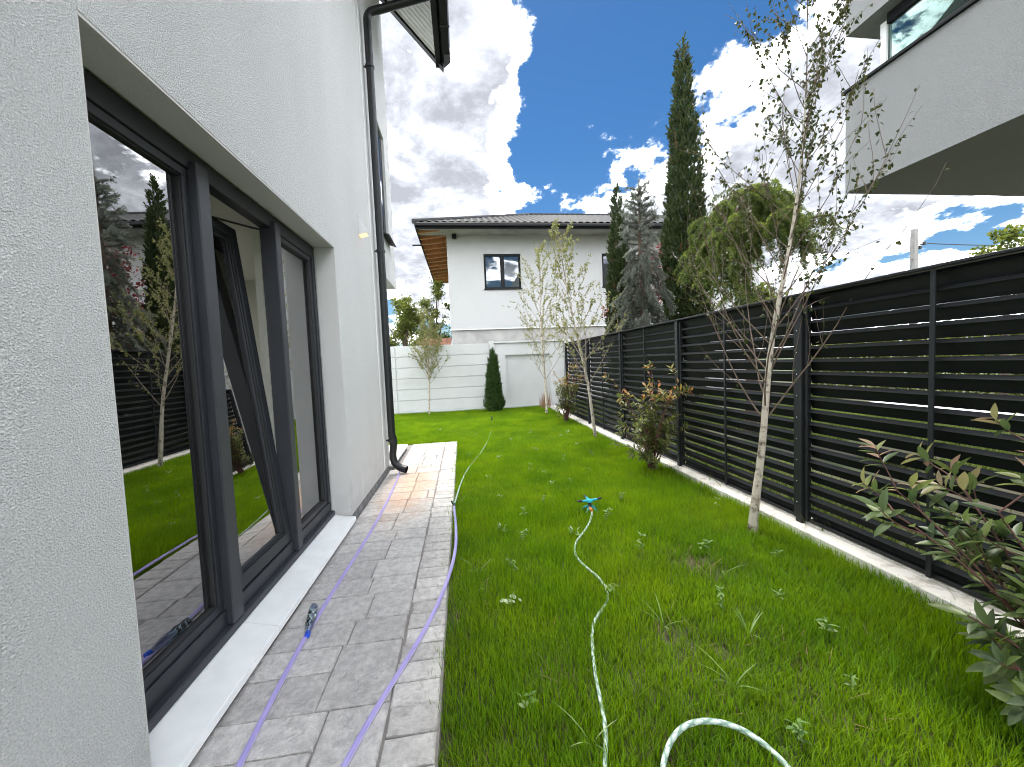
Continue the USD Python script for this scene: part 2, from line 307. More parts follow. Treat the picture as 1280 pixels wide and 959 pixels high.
M['cypress'] = leaf_look('cypress_foliage', [(0, (0.014, 0.028, 0.008)), (0.55, (0.032, 0.052, 0.014)), (0.9, (0.06, 0.075, 0.022)), (1, (0.11, 0.065, 0.03))], 0.12, 0.7)
M['thuja'] = leaf_look('thuja_foliage', [(0, (0.020, 0.045, 0.012)), (0.6, (0.04, 0.085, 0.02)), (1, (0.075, 0.13, 0.03))], 0.15, 0.65)
M['spruce'] = leaf_look('blue_spruce_needles', [(0, (0.085, 0.098, 0.080)), (0.6, (0.165, 0.180, 0.150)), (1, (0.27, 0.285, 0.24))], 0.25, 0.7)
M['cedar'] = leaf_look('weeping_conifer_needles', [(0, (0.045, 0.075, 0.018)), (0.6, (0.11, 0.155, 0.040)), (1, (0.20, 0.24, 0.07))], 0.42, 0.65)
M['plum'] = leaf_look('red_plum_leaves', [(0, (0.08, 0.016, 0.016)), (0.6, (0.17, 0.032, 0.028)), (1, (0.30, 0.075, 0.06))], 0.35)
M['tree_leaf'] = leaf_look('garden_tree_leaves', [(0, (0.06, 0.09, 0.016)), (0.6, (0.12, 0.155, 0.030)), (1, (0.19, 0.20, 0.05))], 0.42)
M['photinia'] = leaf_look('photinia_leaves', [(0, (0.06, 0.085, 0.022)), (0.45, (0.13, 0.16, 0.045)), (0.66, (0.24, 0.23, 0.06)), (0.85, (0.34, 0.24, 0.07)), (1, (0.34, 0.15, 0.08))], 0.42, 0.40, 0.4)
M['photinia_near'] = leaf_look('photinia_near_leaves', [(0, (0.045, 0.075, 0.030)), (0.5, (0.10, 0.145, 0.045)), (0.75, (0.18, 0.21, 0.07)), (1, (0.30, 0.20, 0.15))], 0.35, 0.40, 0.4)
M['photinia_stem'] = look('photinia_stem', (0.11, 0.045, 0.035), 0.6, var=0.3, scale=20)
M['weed'] = leaf_look('weed_leaves', [(0, (0.08, 0.16, 0.04)), (0.6, (0.16, 0.26, 0.07)), (1, (0.28, 0.36, 0.16))], 0.3, 0.55)
M['weed_pale'] = leaf_look('pale_weed_leaves', [(0, (0.34, 0.42, 0.26)), (1, (0.52, 0.58, 0.42))], 0.25, 0.6)
M['straw'] = leaf_look('dry_stalks', [(0, (0.22, 0.12, 0.07)), (1, (0.46, 0.30, 0.19))], 0.1, 0.8)
def hose_look(name, stops, rough=0.35):
    return usdkit.material(stage, '/World/Looks/' + name, {'a': ('attribute', {'attribute': 'tint'}), 'r': ('rgb_ramp', {'ramp': stops}), 'p': ('principled_bsdf', {'roughness': rough})},
                           [('a.fac', 'r.fac'), ('r.color', 'p.base_color')], surface='p.BSDF')
M['hose_purple'] = hose_look('lilac_hose', [(0, (0.30, 0.26, 0.58)), (0.5, (0.40, 0.35, 0.68)), (1, (0.66, 0.62, 0.84))])
M['hose_braid'] = hose_look('braided_green_hose', [(0, (0.13, 0.23, 0.18)), (0.4, (0.32, 0.41, 0.36)), (1, (0.50, 0.58, 0.53))])
M['teal'] = look('teal_plastic', (0.02, 0.36, 0.45), 0.35)
M['black_plastic'] = look('black_plastic', (0.015, 0.015, 0.016), 0.4)
M['orange_plastic'] = look('orange_plastic', (0.62, 0.17, 0.05), 0.45)
M['blue_cap'] = look('blue_cap', (0.015, 0.07, 0.50), 0.35)
M['bottle'] = pane_look('clear_bottle_plastic', 1.9, (0.80, 0.93, 0.95))
M['fabric'] = usdkit.material(stage, '/World/Looks/sheer_curtain', {'d': ('principled_bsdf', {'base_color': (0.82, 0.81, 0.76), 'roughness': 0.9}), 't': ('translucent_bsdf', {'color': (0.85, 0.85, 0.8)}), 'm': ('mix_closure', {'fac': 0.5})},
                              [('d.BSDF', 'm.closure1'), ('t.BSDF', 'm.closure2')], surface='m.closure')
M['lamp_white'] = look('lamp_white', (0.58, 0.59, 0.60), 0.5)
M['lamp_glow'] = usdkit.material(stage, '/World/Looks/lamp_glow', {'p': ('principled_bsdf', {'base_color': (0.8, 0.6, 0.3), 'emission_color': (1.0, 0.60, 0.22), 'emission_strength': 0.30})}, [], surface='p.BSDF')
M['concrete_pole'] = look('concrete_pole', (0.24, 0.23, 0.215), 0.85, var=0.2)
def grass_look(name, base, tip, var=0.3):
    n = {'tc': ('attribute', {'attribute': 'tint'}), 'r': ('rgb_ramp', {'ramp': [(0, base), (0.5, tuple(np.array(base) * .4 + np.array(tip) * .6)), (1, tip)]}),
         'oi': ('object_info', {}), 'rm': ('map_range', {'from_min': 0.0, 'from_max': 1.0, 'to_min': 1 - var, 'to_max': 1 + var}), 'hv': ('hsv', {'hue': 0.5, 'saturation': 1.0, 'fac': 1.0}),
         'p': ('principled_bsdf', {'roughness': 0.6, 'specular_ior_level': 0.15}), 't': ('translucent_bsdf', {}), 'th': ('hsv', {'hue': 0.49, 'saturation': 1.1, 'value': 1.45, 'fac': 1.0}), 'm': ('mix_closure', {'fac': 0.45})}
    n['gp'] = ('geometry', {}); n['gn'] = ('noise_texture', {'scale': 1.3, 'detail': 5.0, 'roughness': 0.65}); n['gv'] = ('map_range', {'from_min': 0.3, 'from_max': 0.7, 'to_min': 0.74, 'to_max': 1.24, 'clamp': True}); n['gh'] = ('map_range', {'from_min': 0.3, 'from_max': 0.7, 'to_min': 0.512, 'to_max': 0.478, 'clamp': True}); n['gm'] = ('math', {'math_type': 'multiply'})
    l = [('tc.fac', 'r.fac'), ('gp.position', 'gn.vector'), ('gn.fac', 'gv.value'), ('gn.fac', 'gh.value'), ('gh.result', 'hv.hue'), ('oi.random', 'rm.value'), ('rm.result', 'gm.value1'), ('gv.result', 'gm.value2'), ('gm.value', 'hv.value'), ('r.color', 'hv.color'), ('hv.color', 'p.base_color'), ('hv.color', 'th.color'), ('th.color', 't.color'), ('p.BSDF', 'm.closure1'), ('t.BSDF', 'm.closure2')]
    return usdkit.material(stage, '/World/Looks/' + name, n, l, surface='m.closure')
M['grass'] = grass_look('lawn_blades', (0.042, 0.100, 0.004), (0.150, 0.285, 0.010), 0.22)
M['grass_wild'] = grass_look('wild_blades', (0.05, 0.08, 0.02), (0.13, 0.18, 0.045), 0.4)

# ------------------------------------------------------------------ setting: ground
def sheet(x0, x1, y0, y1, z, nx, ny, amp=0.0, fr=1.0, seed=0):
    X, Y = np.meshgrid(np.linspace(x0, x1, nx), np.linspace(y0, y1, ny), indexing='ij')
    P = np.stack([X, Y, np.zeros_like(X)], -1).reshape(-1, 3)
    P[:, 2] = z + (amp * (meshkit.fbm(P * fr, 3, seed) - 0.5) * 2 if amp else 0)
    i, j = np.meshgrid(np.arange(nx - 1), np.arange(ny - 1), indexing='ij')
    a = (i * ny + j).ravel()
    return P, np.stack([a, a + ny, a + ny + 1, a + 1], 1)
MB().add(*sheet(-600, 600, -600, 600, -0.10, 2, 2)).build('ground', M['far_ground'], label='green ground reaching to the horizon', kind='structure')
MB().add(*sheet(-6, 2.86, -2.0, 13.2, 0.0, 120, 180, 0.012, 1.6)).build('lawn', M['soil'], smooth=True, label='soil of the lawn between the house and the slatted fence', kind='structure')
MB().add(*sheet(3.06, 19, -4, 22, -0.02, 120, 180, 0.03, 0.8, 5)).build('neighbour_ground', M['dirt'], smooth=True, label='rough soil and grass beyond the slatted fence', kind='structure')
MB().box(9.7, 12.2, 3.2, 9.6, -0.06, 0.05, 0.01).build('neighbour_path', M['pale_slab'], label='pale sunlit path in the yard beyond the fence', kind='structure')

# path: base slab with stamped stones as parts
pr = random.Random(4)
path = MB().box(-2.4, -0.172, -1.5, 7.82, -0.06, 0.045).build('path', M['path_joint'], label='grey stamped stone path along the house with a rust stain', kind='structure')
def paver(name, x0, x1, y0, y1):
    g = 0.0045
    h = 0.060 + pr.uniform(-0.0018, 0.0018)
    sk = [pr.uniform(-0.004, 0.004) for _ in range(8)]
    c = 0.006
    q = [(x0 + g + sk[0], y0 + g + sk[1]), (x1 - g + sk[2], y0 + g + sk[3]), (x1 - g + sk[4], y1 - g + sk[5]), (x0 + g + sk[6], y1 - g + sk[7])]
    cx, cy = (x0 + x1) / 2, (y0 + y1) / 2
    top = [(a + c * np.sign(cx - a), b + c * np.sign(cy - b), h + pr.uniform(-.001, .001)) for a, b in q]
    mid = [(a, b, h - 0.006) for a, b in q]; bot = [(a, b, 0.040) for a, b in q]
    v = np.array(top + mid + bot); f = [[0, 1, 2, 3]]
    for k in range(4):
        n_ = (k + 1) % 4
        f += [[4 + k, 4 + n_, n_, k], [8 + k, 8 + n_, 4 + n_, 4 + k]]
    MB().add(v, f).build(name, M['paver'], path)
y = 0.9
while y < 7.8:                                   # border bricks along the lawn
    d = 0.138 + pr.uniform(-0.012, 0.014); e = min(y + d, 7.80)
    if 7.80 - e < 0.05: e = 7.80
    paver('border_brick', -0.405 + pr.uniform(-.006, .006), -0.176, y, e); y = e
    if e >= 7.80: break
y = 0.8
rows = []
while y < 7.8:
    d = pr.choice([0.21, 0.27, 0.34, 0.42]); e = min(y + d, 7.80)
    if 7.80 - e < 0.12: e = 7.80
    xm = -0.72 + pr.uniform(-0.05, 0.05)
    if d < 0.3 and pr.random() < 0.35: paver('paving_stone', xm, xm + 0.20, y, e); paver('paving_stone', xm + 0.20, -0.41, y, e)
    else: paver('paving_stone', xm, -0.41, y, e)
    rows.append((y, e, xm)); y = e
    if e >= 7.80: break
for a, b, xm in rows:
    if a > 5.9: paver('paving_stone', -1.05, xm, a, b)
    elif b - a > 0.3: k = a + (b - a) * pr.uniform(.4, .6); paver('paving_stone', -1.158, xm, a, k); paver('paving_stone', -1.158, xm, k, b)
    else: paver('paving_stone', -1.158, xm, a, b)

# kerb under the fence
k = MB()
yy = -1.5; kr = random.Random(2)
while yy < 12.9:
    e = min(yy + 2.4, 12.98)
    k.box(2.800, 3.06, yy + .002, e - .002, -0.08, 0.074, 0.006); k.box(2.945, 3.058, yy + .002, e - .002, 0.06, 0.092, 0.005); yy = e
k.build('kerb', M['kerb'], label='cream concrete kerb under the dark slatted fence', kind='structure')

# ------------------------------------------------------------------ near house on the left
house = thing('house', 'near white rendered house on the left with dark windows and downpipe', 'house')
WX = -1.15
solid = mbox(-6.0, WX, -4, 7.45, 3.05, 8.2) + mbox(-6.0, WX, -4, 5.9, 0.165, 3.06)
solid -= mbox(-5.6, WX - 0.33, -3.6, 5.6, 0.25, 2.85)                     # the room
solid -= mbox(-6.1, -5.5, 2.6, 5.2, 0.31, 2.70)
solid -= mbox(WX - 0.40, WX + 0.1, 1.43, 3.90, 0.10, 2.77)                # the big window's opening
solid -= mbox(WX - 0.16, WX + 0.1, 6.42, 6.98, 3.75, 5.50)                # upper window
gable = MB().profile([(-6.0, 8.2), (WX - .002, 8.2), (-3.6, 10.9)], 'y', -3.98, 7.448)
wall = MB().man(solid).build('wall', M['stucco'], house)
gable.build('gable', M['stucco'], house)
r = MB()                                                                    # smooth plastered lining of the opening
r.box(WX - .178, WX - .002, 3.890, 3.902, 0.20, 2.775); r.box(WX - .178, WX - .002, 1.432, 3.8885, 2.758, 2.775); r.box(WX - .178, WX - .002, 1.431, 1.439, 0.20, 2.757)
r.build('reveal', M['reveal'], house)
MB().box(-5.99, WX - .012, -4, 1.425, -0.05, 0.168).box(-5.99, WX - .0125, 1.4255, 3.9245, -0.05, 0.098).box(-5.99, WX - .012, 3.925, 5.89, -0.05, 0.168).build('plinth', M['plinth'], house)
for a, b in ((0.6, 2.30), (2.304, 3.92)):
    MB().profile([(WX - .18, 0.10), (WX + .026, 0.10), (WX + .030, 0.104), (WX + .030, 0.138), (WX + .024, 0.144), (WX - .18, 0.196)], 'y', a if a > 1 else 1.434, b).build('sill', M['sill'], house)
MB().box(-2.6, WX + .05, 5.95, 7.42, 0.105, 0.145, .004).build('porch_sill', M['sill'], house)
MB().box(-2.58, WX + .03, 5.96, 7.41, -0.05, 0.104).build('porch_plinth', M['plinth'], house)
MB().box(-2.9, -2.6, 5.9, 7.45, 0.05, 3.05).build('porch_wall', M['stucco'], house)
MB().box(WX - .006, WX + .006, 5.52, 5.535, 0.17, 8.0).build('edge_trim', M['white_pvc'], house)
# room lining
rm = MB()
rm.box(-5.59, -5.56, -3.5, 2.6, .3, 2.82); rm.box(-5.59, -5.56, 5.2, 5.53, .3, 2.82); rm.box(-5.55, -1.49, -3.58, -3.55, .3, 2.82); rm.box(-5.55, -1.49, 5.54, 5.58, .3, 2.82); rm.box(-5.55, -1.49, -3.5, 5.5, 2.81, 2.84)
rm.build('room_lining', M['interior'], house)
MB().box(-5.55, -1.49, -3.5, 5.5, .25, .30).build('room_floor', M['floor_in'], house)
# big window
FX0, FX1 = -1.415, -1.335
fr = MB()
fr.box(FX0, FX1, 1.44, 3.889, 0.197, 0.325, .004); fr.box(FX0, FX1, 1.44, 3.889, 2.655, 2.757, .004)
fr.box(FX0, FX1, 1.44, 1.52, .326, 2.654, .004); fr.box(FX0, FX1, 3.83, 3.889, .326, 2.654, .004)
frame = fr.build('window_frame', M['anthracite'], house)
MB().box(FX0 + .01, FX1 + .035, 1.44, 3.885, 0.190, 0.235, .006).build('frame_foot', M['frame_face'], frame)
for (a, b) in ((2.215, 2.315), (3.055, 3.135)):
    MB().box(FX0, FX1 + .032, a, b, 0.236, 2.70, .006).build('mullion', M['frame_face'], frame)
def bead(y0, y1, z0, z1, w, xa, xb, name='glazing_bead', mat='anthracite'):
    b = MB()
    b.box(xa, xb, y0, y1, z0, z0 + w, .003); b.box(xa, xb, y0, y1, z1 - w, z1, .003); b.box(xa, xb, y0, y0 + w, z0 + w + .0005, z1 - w - .0005, .003); b.box(xa, xb, y1 - w, y1, z0 + w + .0005, z1 - w - .0005, .003)
    return b
for (a, b) in ((1.521, 2.214), (3.136, 3.829)):
    bead(a, b, .327, 2.653, .042, FX0 + .012, FX1 - .012).build('glazing_bead', M['anthracite'], frame)
    bead(a + .042, b - .042, .369, 2.611, .007, FX0 + .02, FX1 - .022).build('gasket', M['gasket'], frame)
    MB().box(FX0 + .035, FX0 + .0375, a + .043, b - .043, .370, 2.610).build('pane', M['pane'], frame)
inner = MB()                                                               # the second, inner edge of the glazing units
for (a, b) in ((1.521, 2.214), (3.136, 3.829)): inner.box(FX0 - .02, FX0 - .001, a, b, .327, .40)
inner.build('inner_sill', M['white_pvc'], house)
# tilted sash: hinged at its foot, leaning into the room
tilt = math.radians(5.6)
def lean(m):
    for i, v in enumerate(m.v):
        w = v.copy(); x, z = v[:, 0] - (FX0 + .03), v[:, 2] - .335
        w[:, 0] = FX0 + .03 + x * math.cos(tilt) - z * math.sin(tilt); w[:, 2] = .335 + z * math.cos(tilt) + x * math.sin(tilt); m.v[i] = w
    return m
SY0, SY1 = 2.335, 3.042
sash = lean(bead(SY0, SY1, .335, 2.64, .075, FX0 - .01, FX1 - .005)).build('tilted_sash', M['anthracite'], house)
lean(bead(SY0 + .075, SY1 - .075, .41, 2.565, .012, FX0 + .0, FX1 - .018)).build('gasket', M['gasket'], sash)
lean(bead(SY0 + .087, SY1 - .087, .422, 2.553, .010, FX0 + .006, FX1 - .03)).build('spacer_bar', M['frame_face'], sash)
lean(MB().box(FX0 + .035, FX0 + .038, SY0 + .08, SY1 - .08, .415, 2.56)).build('pane', M['pane'], sash)
lean(MB().box(FX0 - .07, FX0 - .01, SY1 - .055, SY1 - .03, 1.35, 1.48, .006)).build('handle', M['white_pvc'], sash)
MB().tube([(FX0 + .02, 3.03, 2.63), (FX0 - .09, 2.86, 2.625), (FX0 - .19, 2.66, 2.615)], .007, 6).build('stay_arm', M['black_plastic'], sash)
# upper window, only its edge shows behind the pipe
MB().box(WX - .10, WX - .04, 6.43, 6.97, 3.76, 5.49, .004).build('upper_window_frame', M['dark_metal'], house)
MB().box(WX - .0395, WX - .0375, 6.49, 6.91, 3.84, 5.42).build('pane', M['pane_sky'], house)
MB().profile([(WX - .02, 3.755), (WX + .11, 3.70), (WX + .11, 3.685), (WX - .02, 3.73)], 'y', 6.38, 7.02).build('upper_sill', M['dark_metal'], house)
# eave: sloping soffit of planks, verge, fascia, gutter, roof
ex, ez, wz = -0.16, 7.10, 8.21
sl = np.array([ex - WX, ez - wz]); sl_n = np.array([sl[1], -sl[0]]) / np.linalg.norm(sl)     # slope and a normal
sN = -sl_n if sl_n[1] < 0 else sl_n
def slope_pts(s, h): q = np.array([WX, wz]) + sl * s + sN * h; return (q[0], q[1])
soff = MB().profile([slope_pts(-.02, .022), slope_pts(1.0, .022), slope_pts(1.0, .03), slope_pts(-.02, .03)], 'y', 3.0, 7.44).build('soffit', M['gasket'], house)
yy = 4.3
while yy < 7.30:
    e = min(yy + 0.118, 7.335)
    MB().profile([slope_pts(0.0, 0.0), slope_pts(0.985, 0.0), slope_pts(0.985, .02), slope_pts(0.0, .02)], 'y', yy, e - .012).build('plank', M['soffit'], soff); yy += 0.118
MB().profile([slope_pts(-.01, -.03), slope_pts(1.10, -.03), slope_pts(1.06, .05), slope_pts(-.01, .05)], 'y', 7.337, 7.455).build('verge_board', M['dark_metal'], house)
MB().box(ex - .055, ex + .035, 2.5, 7.46, ez - .045, ez + .14, .004).build('fascia', M['dark_metal'], house)
MB().profile([slope_pts(-2.3, .055), slope_pts(1.06, .055), slope_pts(1.06, .20), slope_pts(-2.3, .20)], 'y', -4, 7.47).build('roof', M['roof'], house)
g = MB().profile([(ex + .075, 7.02), (ex + .195, 7.02), (ex + .215, 7.16), (ex + .205, 7.16), (ex + .187, 7.03), (ex + .083, 7.03), (ex + .078, 7.16), (ex + .068, 7.16)], 'y', 2.5, 7.09)
g.box(ex + .07, ex + .21, 7.088, 7.094, 7.02, 7.155)
gut = g.build('gutter', M['dark_metal'], house)
for q in (4.9, 5.7, 6.5): MB().box(ex + .065, ex + .217, q, q + .03, 7.012, 7.022).build('gutter_bracket', M['anthracite'], gut)
PXp, PYp = -1.065, 5.72
pp = np.vstack([[(PXp, PYp, .60), (PXp, PYp, 3.0), (PXp, PYp, 6.30)], bez((PXp, PYp, 6.36), (PXp + .03, PYp, 6.45), (PXp + .13, PYp, 6.50), n=6), [(-.24, PYp, 6.74)], bez((-.16, PYp, 6.77), (-.06, PYp, 6.84), (-.035, PYp, 6.95), (-.035, PYp, 7.03), n=6)])
dp = MB().tube(pp, .052, 16).build('downpipe', M['pipe'], house, smooth=40)
lo = bez((PXp, PYp, .62), (PXp, PYp, .30), (PXp + .02, PYp - .01, .22), (PXp + .10, PYp - .03, .145), (PXp + .19, PYp - .055, .118), n=12)
MB().tube(lo, .052, 16, cap=False).build('pipe_shoe', M['pipe'], dp, smooth=40)
for z in (.55, 3.25, 5.75):
    b = MB(); b.lathe([(.050, -.018), (.061, -.018), (.061, .018), (.050, .018)], (PXp, PYp, z), 20); b.box(WX - .005, PXp - .05, PYp - .008, PYp + .008, z - .01, z + .01)
    b.build('pipe_bracket', M['anthracite'], dp)
MB().lathe([(0, 0), (.075, 0), (.075, .05), (0, .05)], (-.62, 6.15, 7.52), 20).build('soffit_lamp', M['lamp_white'], house)

curt = MB()
def curtain(y0, y1, x, waves, amp=.035):
    n = waves * 12; yv = np.linspace(y0, y1, n); zz = np.array([.31, 1.5, 2.78])
    xs = x + amp * np.sin(np.linspace(0, waves * 2 * PI, n)) * (1 + .3 * np.sin(np.linspace(0, 7, n)))
    P = np.array([(xs[i] , yv[i], z) for i in range(n) for z in zz])
    i, j = np.meshgrid(np.arange(n - 1), np.arange(2), indexing='ij'); a = (i * 3 + j).ravel()
    return MB().add(P, np.stack([a, a + 3, a + 4, a + 1], 1))
curtain(3.46, 4.15, -1.66, 6).build('curtain', M['fabric'], smooth=True, label='sheer pale curtain gathered behind the far right pane', cat='curtain')
curtain(2.30, 2.47, -1.72, 3).build('curtain', M['fabric'], smooth=True, label='narrow bunch of sheer curtain behind the first mullion', cat='curtain')

wl = thing('wall_lamp', 'small white wedge wall lamp glowing orange beside the downpipe', 'lamp', (WX, 4.92, 3.30))
MB().profile([(0, -.10), (.095, -.075), (.10, -.06), (.012, .13), (0, .13)], 'y', -.055, .055).build('housing', M['lamp_white'], wl)
MB().profile([(.006, -.108), (.088, -.084), (.088, -.078), (.006, -.101)], 'y', -.048, .048).build('lens', M['lamp_glow'], wl)

# ------------------------------------------------------------------ slatted fence
fence = thing('slatted_fence', 'dark anthracite louvred fence on the cream kerb at the right', 'fence', (0, 0, 0))
posts = [-0.83, 1.09, 3.02, 4.95, 6.87, 8.79, 10.70]
FZ0, FZ1 = 0.115, 2.068
fp = random.Random(8)
for i, py in enumerate(posts):
    p = MB().box(2.905, 2.975, py - .032, py + .032, .070, 2.072, .004).build('post', M['fence_post'], fence)
    b = MB()
    for q in range(10):
        b.box(2.9025, 2.9052, py + .012, py + .019, .25 + q * .19, .257 + q * .19)
    b.build('rivets', M['lamp_white'], p, kind='stuff')
    if i:
        a = posts[i - 1] + .034; e = py - .034
        MB().box(2.925, 2.965, a + .004, a + .036, .098, 2.05, .003).build('panel_upright', M['fence_post'], fence)
        MB().box(2.925, 2.965, e - .036, e - .004, .098, 2.05, .003).build('panel_upright', M['fence_post'], fence)
        mid = (a + e) / 2 + .01
        MB().box(2.916, 2.930, mid - .014, mid + .014, .100, 2.06, .002).build('mid_rail', M['fence_post'], fence)
        MB().box(2.900, 2.995, a - .03, e + .03, 2.0725, 2.092, .003).build('top_rail', M['fence_post'], fence)
        MB().box(2.935, 2.985, a + .04, e - .04, .100, .130, .003).build('bottom_rail', M['fence'], fence)
        ns = 18; pitch = (FZ1 - FZ0) / ns
        for s in range(ns):
            zt = FZ0 + (s + 1) * pitch + fp.uniform(-.001, .001)
            prof = [(2.932, zt - .026), (2.9345, zt - .0275), (2.956, zt - .003), (2.998, zt - .103), (3.0005, zt - .102), (2.958, zt), (2.953, zt)]
            MB().profile(prof, 'y', a + .010, e - .010).build('slat', M['fence'], fence)

# ------------------------------------------------------------------ white garden wall at the back
gw = thing('garden_wall', 'white panel garden wall across the end of the lawn', 'wall', (0, 0, 0))
WY = 13.1
for (a, b) in ((-5.25, -2.19), (-2.15, 0.925)):
    for s in range(6):
        MB().box(a, b, WY, WY + .10, .12 + s * .362 + .004, .12 + (s + 1) * .362 - .004, .007).build('panel', M['white_panel'], gw)
    MB().box(a, b, WY - .035, WY + .12, -.08, .122, .01).build('base_strip', M['white_panel'], gw)
MB().box(-5.3, .93, WY + .03, WY + .08, .0, 2.285).build('backing', M['plinth_grey'], gw)
MB().box(-2.189, -2.151, WY + .015, WY + .13, -.05, 2.30, .004).build('pillar', M['white_panel'], gw)
MB().box(.93, 1.10, WY - .07, WY + .16, -.08, 2.36, .008).build('pillar', M['white_panel'], gw)
nm = mbox(1.102, 3.5, WY - .04, WY + .15, -.08, 2.27) - mbox(1.46, 3.02, WY - .2, WY + .02, .12, 1.86)
MB().man(nm).build('niche_wall', M['white_panel'], gw)
MB().box(1.08, 3.52, WY - .08, WY + .19, 2.275, 2.33, .006).build('cap', M['white_panel'], gw)
MB().box(3.52, 3.76, WY - .10, WY + .16, -.08, 2.33, .008).build('pillar', M['white_panel'], gw)
MB().box(1.105, 3.5, WY - .075, WY - .041, -.08, .115, .006).build('base_strip', M['white_panel'], gw)

# ------------------------------------------------------------------ house behind the garden wall
fh = thing('house', 'white house behind the garden wall with dark hipped roof and wooden soffit', 'house', (0, 0, 0))
HY, HX0, HX1 = 15.0, -0.37, 12.6
hb = mbox(HX0, HX1, HY, 23.0, 2.93, 6.95)
wins = [(1.0, 2.43), (5.72, 7.15), (9.6, 11.0)]
for a, b in wins: hb -= mbox(a, b, HY - .1, HY + .14, 4.47, 5.80)
MB().man(hb).build('wall', M['stucco_far'], fh)
MB().box(HX0 + .03, HX1 - .03, HY + .05, 22.95, -.1, 2.928).build('plinth', M['plinth_grey'], fh)
MB().box(HX0 - .012, HX1, HY - .014, HY + .02, 2.925, 2.955).build('drip_edge', M['white_pvc'], fh)
for a, b in wins:
    w = bead(a + .003, b - .003, 4.473, 5.797, .075, HY + .05, HY + .11)
    for i, v in enumerate(w.v): w.v[i] = v[:, [1, 0, 2]]
    for i, f in enumerate(w.f): w.f[i] = f[:, ::-1]
    m = (a + b) / 2
    w.box(m - .075, m + .075, HY + .045, HY + .105, 4.55, 5.72, .004)
    wn = w.build('window_frame', M['dark_metal'], fh)
    for c, d in ((a + .075, m - .075), (m + .075, b - .075)):
        MB().box(c, d, HY + .085, HY + .09, 4.55, 5.72).build('pane', M['pane_sky'], wn)
        MB().box(c, d, HY + .125, HY + .135, 4.55, 5.72).build('blind', M['fabric'], wn)
    MB().box(a - .03, b + .03, HY - .05, HY + .05, 4.435, 4.469).build('window_sill', M['dark_metal'], wn)
EX0, EX1, EY0, EY1, EZ = -1.40, 13.65, 14.0, 24.0, 6.40
rp = 0.43
MB().box(EX0, EX1, EY0, EY0 + .03, EZ, EZ + .20).build('fascia', M['dark_metal'], fh)
MB().box(EX0, EX0 + .03, EY0 + .031, EY1, EZ - .02, EZ + .18).build('fascia', M['dark_metal'], fh)
MB().box(EX0 - .02, EX1, EY0 - .12, EY0 - .002, EZ + .07, EZ + .185, .02).build('gutter', M['dark_metal'], fh)
# front soffit, flat grey; side soffit of boards and rafters sloping with the roof
MB().box(EX0 + .031, EX1, EY0 + .031, HY - .001, EZ + .10, EZ + .13).build('front_soffit', M['plinth_grey'], fh)
def side(x): return EZ + .02 + .12 * (x - EX0)
MB().profile([(EX0 + .03, side(EX0) + .12), (HX0 - .002, side(HX0) + .12), (HX0 - .002, side(HX0) + .15), (EX0 + .03, side(EX0) + .15)], 'y', EY0 + .40, EY1).build('soffit_board', M['wood_dark'], fh)
for q in range(14):
    yq = EY0 + .45 + q * .68
    MB().profile([(EX0 + .032, side(EX0) - .02), (HX0 - .003, side(HX0) - .02), (HX0 - .003, side(HX0) + .118), (EX0 + .032, side(EX0) + .118)], 'y', yq, yq + .10).build('rafter', M['wood'], fh)
# roof: front slope of wavy tiles as relief, the others plain
ridge_y = (EY0 + EY1) / 2; run = ridge_y - EY0
nx, ny = 520, 44
U, Vv = np.meshgrid(np.linspace(0, 1, nx), np.linspace(0, 1, ny), indexing='ij')
yv = EY0 - .06 + Vv * (run + .06); x0v = EX0 - .06 + Vv * (run + .06); x1v = EX1 + .06 - Vv * (run + .06)
xv = x0v + U * (x1v - x0v)
ph = (Vv * 17) % 1.0
zv = EZ + .20 + rp * (yv - EY0) + .045 * np.abs(np.sin(xv * PI / .26)) + .03 * (1 - ph)
P = np.stack([xv, yv, zv], -1).reshape(-1, 3)
i, j = np.meshgrid(np.arange(nx - 1), np.arange(ny - 1), indexing='ij'); a = (i * ny + j).ravel()
MB().add(P, np.stack([a, a + ny, a + ny + 1, a + 1], 1)).build('roof_tiles', M['roof'], fh, kind='stuff')
zt = EZ + .19
R0, R1 = (EX0 + run, ridge_y, zt + rp * run), (EX1 - run, ridge_y, zt + rp * run)
c = [(EX0 - .05, EY0 - .05, zt), (EX1 + .05, EY0 - .05, zt), (EX1 + .05, EY1 + .05, zt), (EX0 - .05, EY1 + .05, zt)]
MB().add([c[0], c[1], c[2], c[3], R0, R1], [[3, 0, 4], [1, 2, 5], [2, 3, 4], [2, 4, 5]]).build('roof_slope', M['roof'], fh)
for (p, q) in ((c[0], R0), (c[1], R1), (R0, R1)):
    MB().tube([np.array(p) + [0, 0, .05], np.array(q) + [0, 0, .05]], .09, 8).build('ridge_cap', M['roof'], fh)
b = MB().box(-.16, .0, HY - .22, HY - .05, EZ - .06, EZ + .099, .02); b.build('soffit_lamp', M['dark_metal'], fh)
for q in (16.0, 23.2):
    MB().box(EX0 - .35, EX0, q, q + .05, EZ + .02, EZ + .07).build('roof_bracket', M['dark_metal'], fh)
sh = thing('shed', 'low red tiled roof peeking over the garden wall by the white house', 'shed', (-0.95, 15.2, 0))
MB().box(-.5, .45, -.2, 1.2, -.1, 2.35).build('wall', M['plinth_grey'], sh)
s = MB()
for q in range(6): s.profile([(-.4, 2.38), (1.3, 2.72), (1.3, 2.75), (-.4, 2.42)], 'x', -.62 + q * .2, -.62 + q * .2 + .185)
s.build('roof', M['roof_red'], sh)

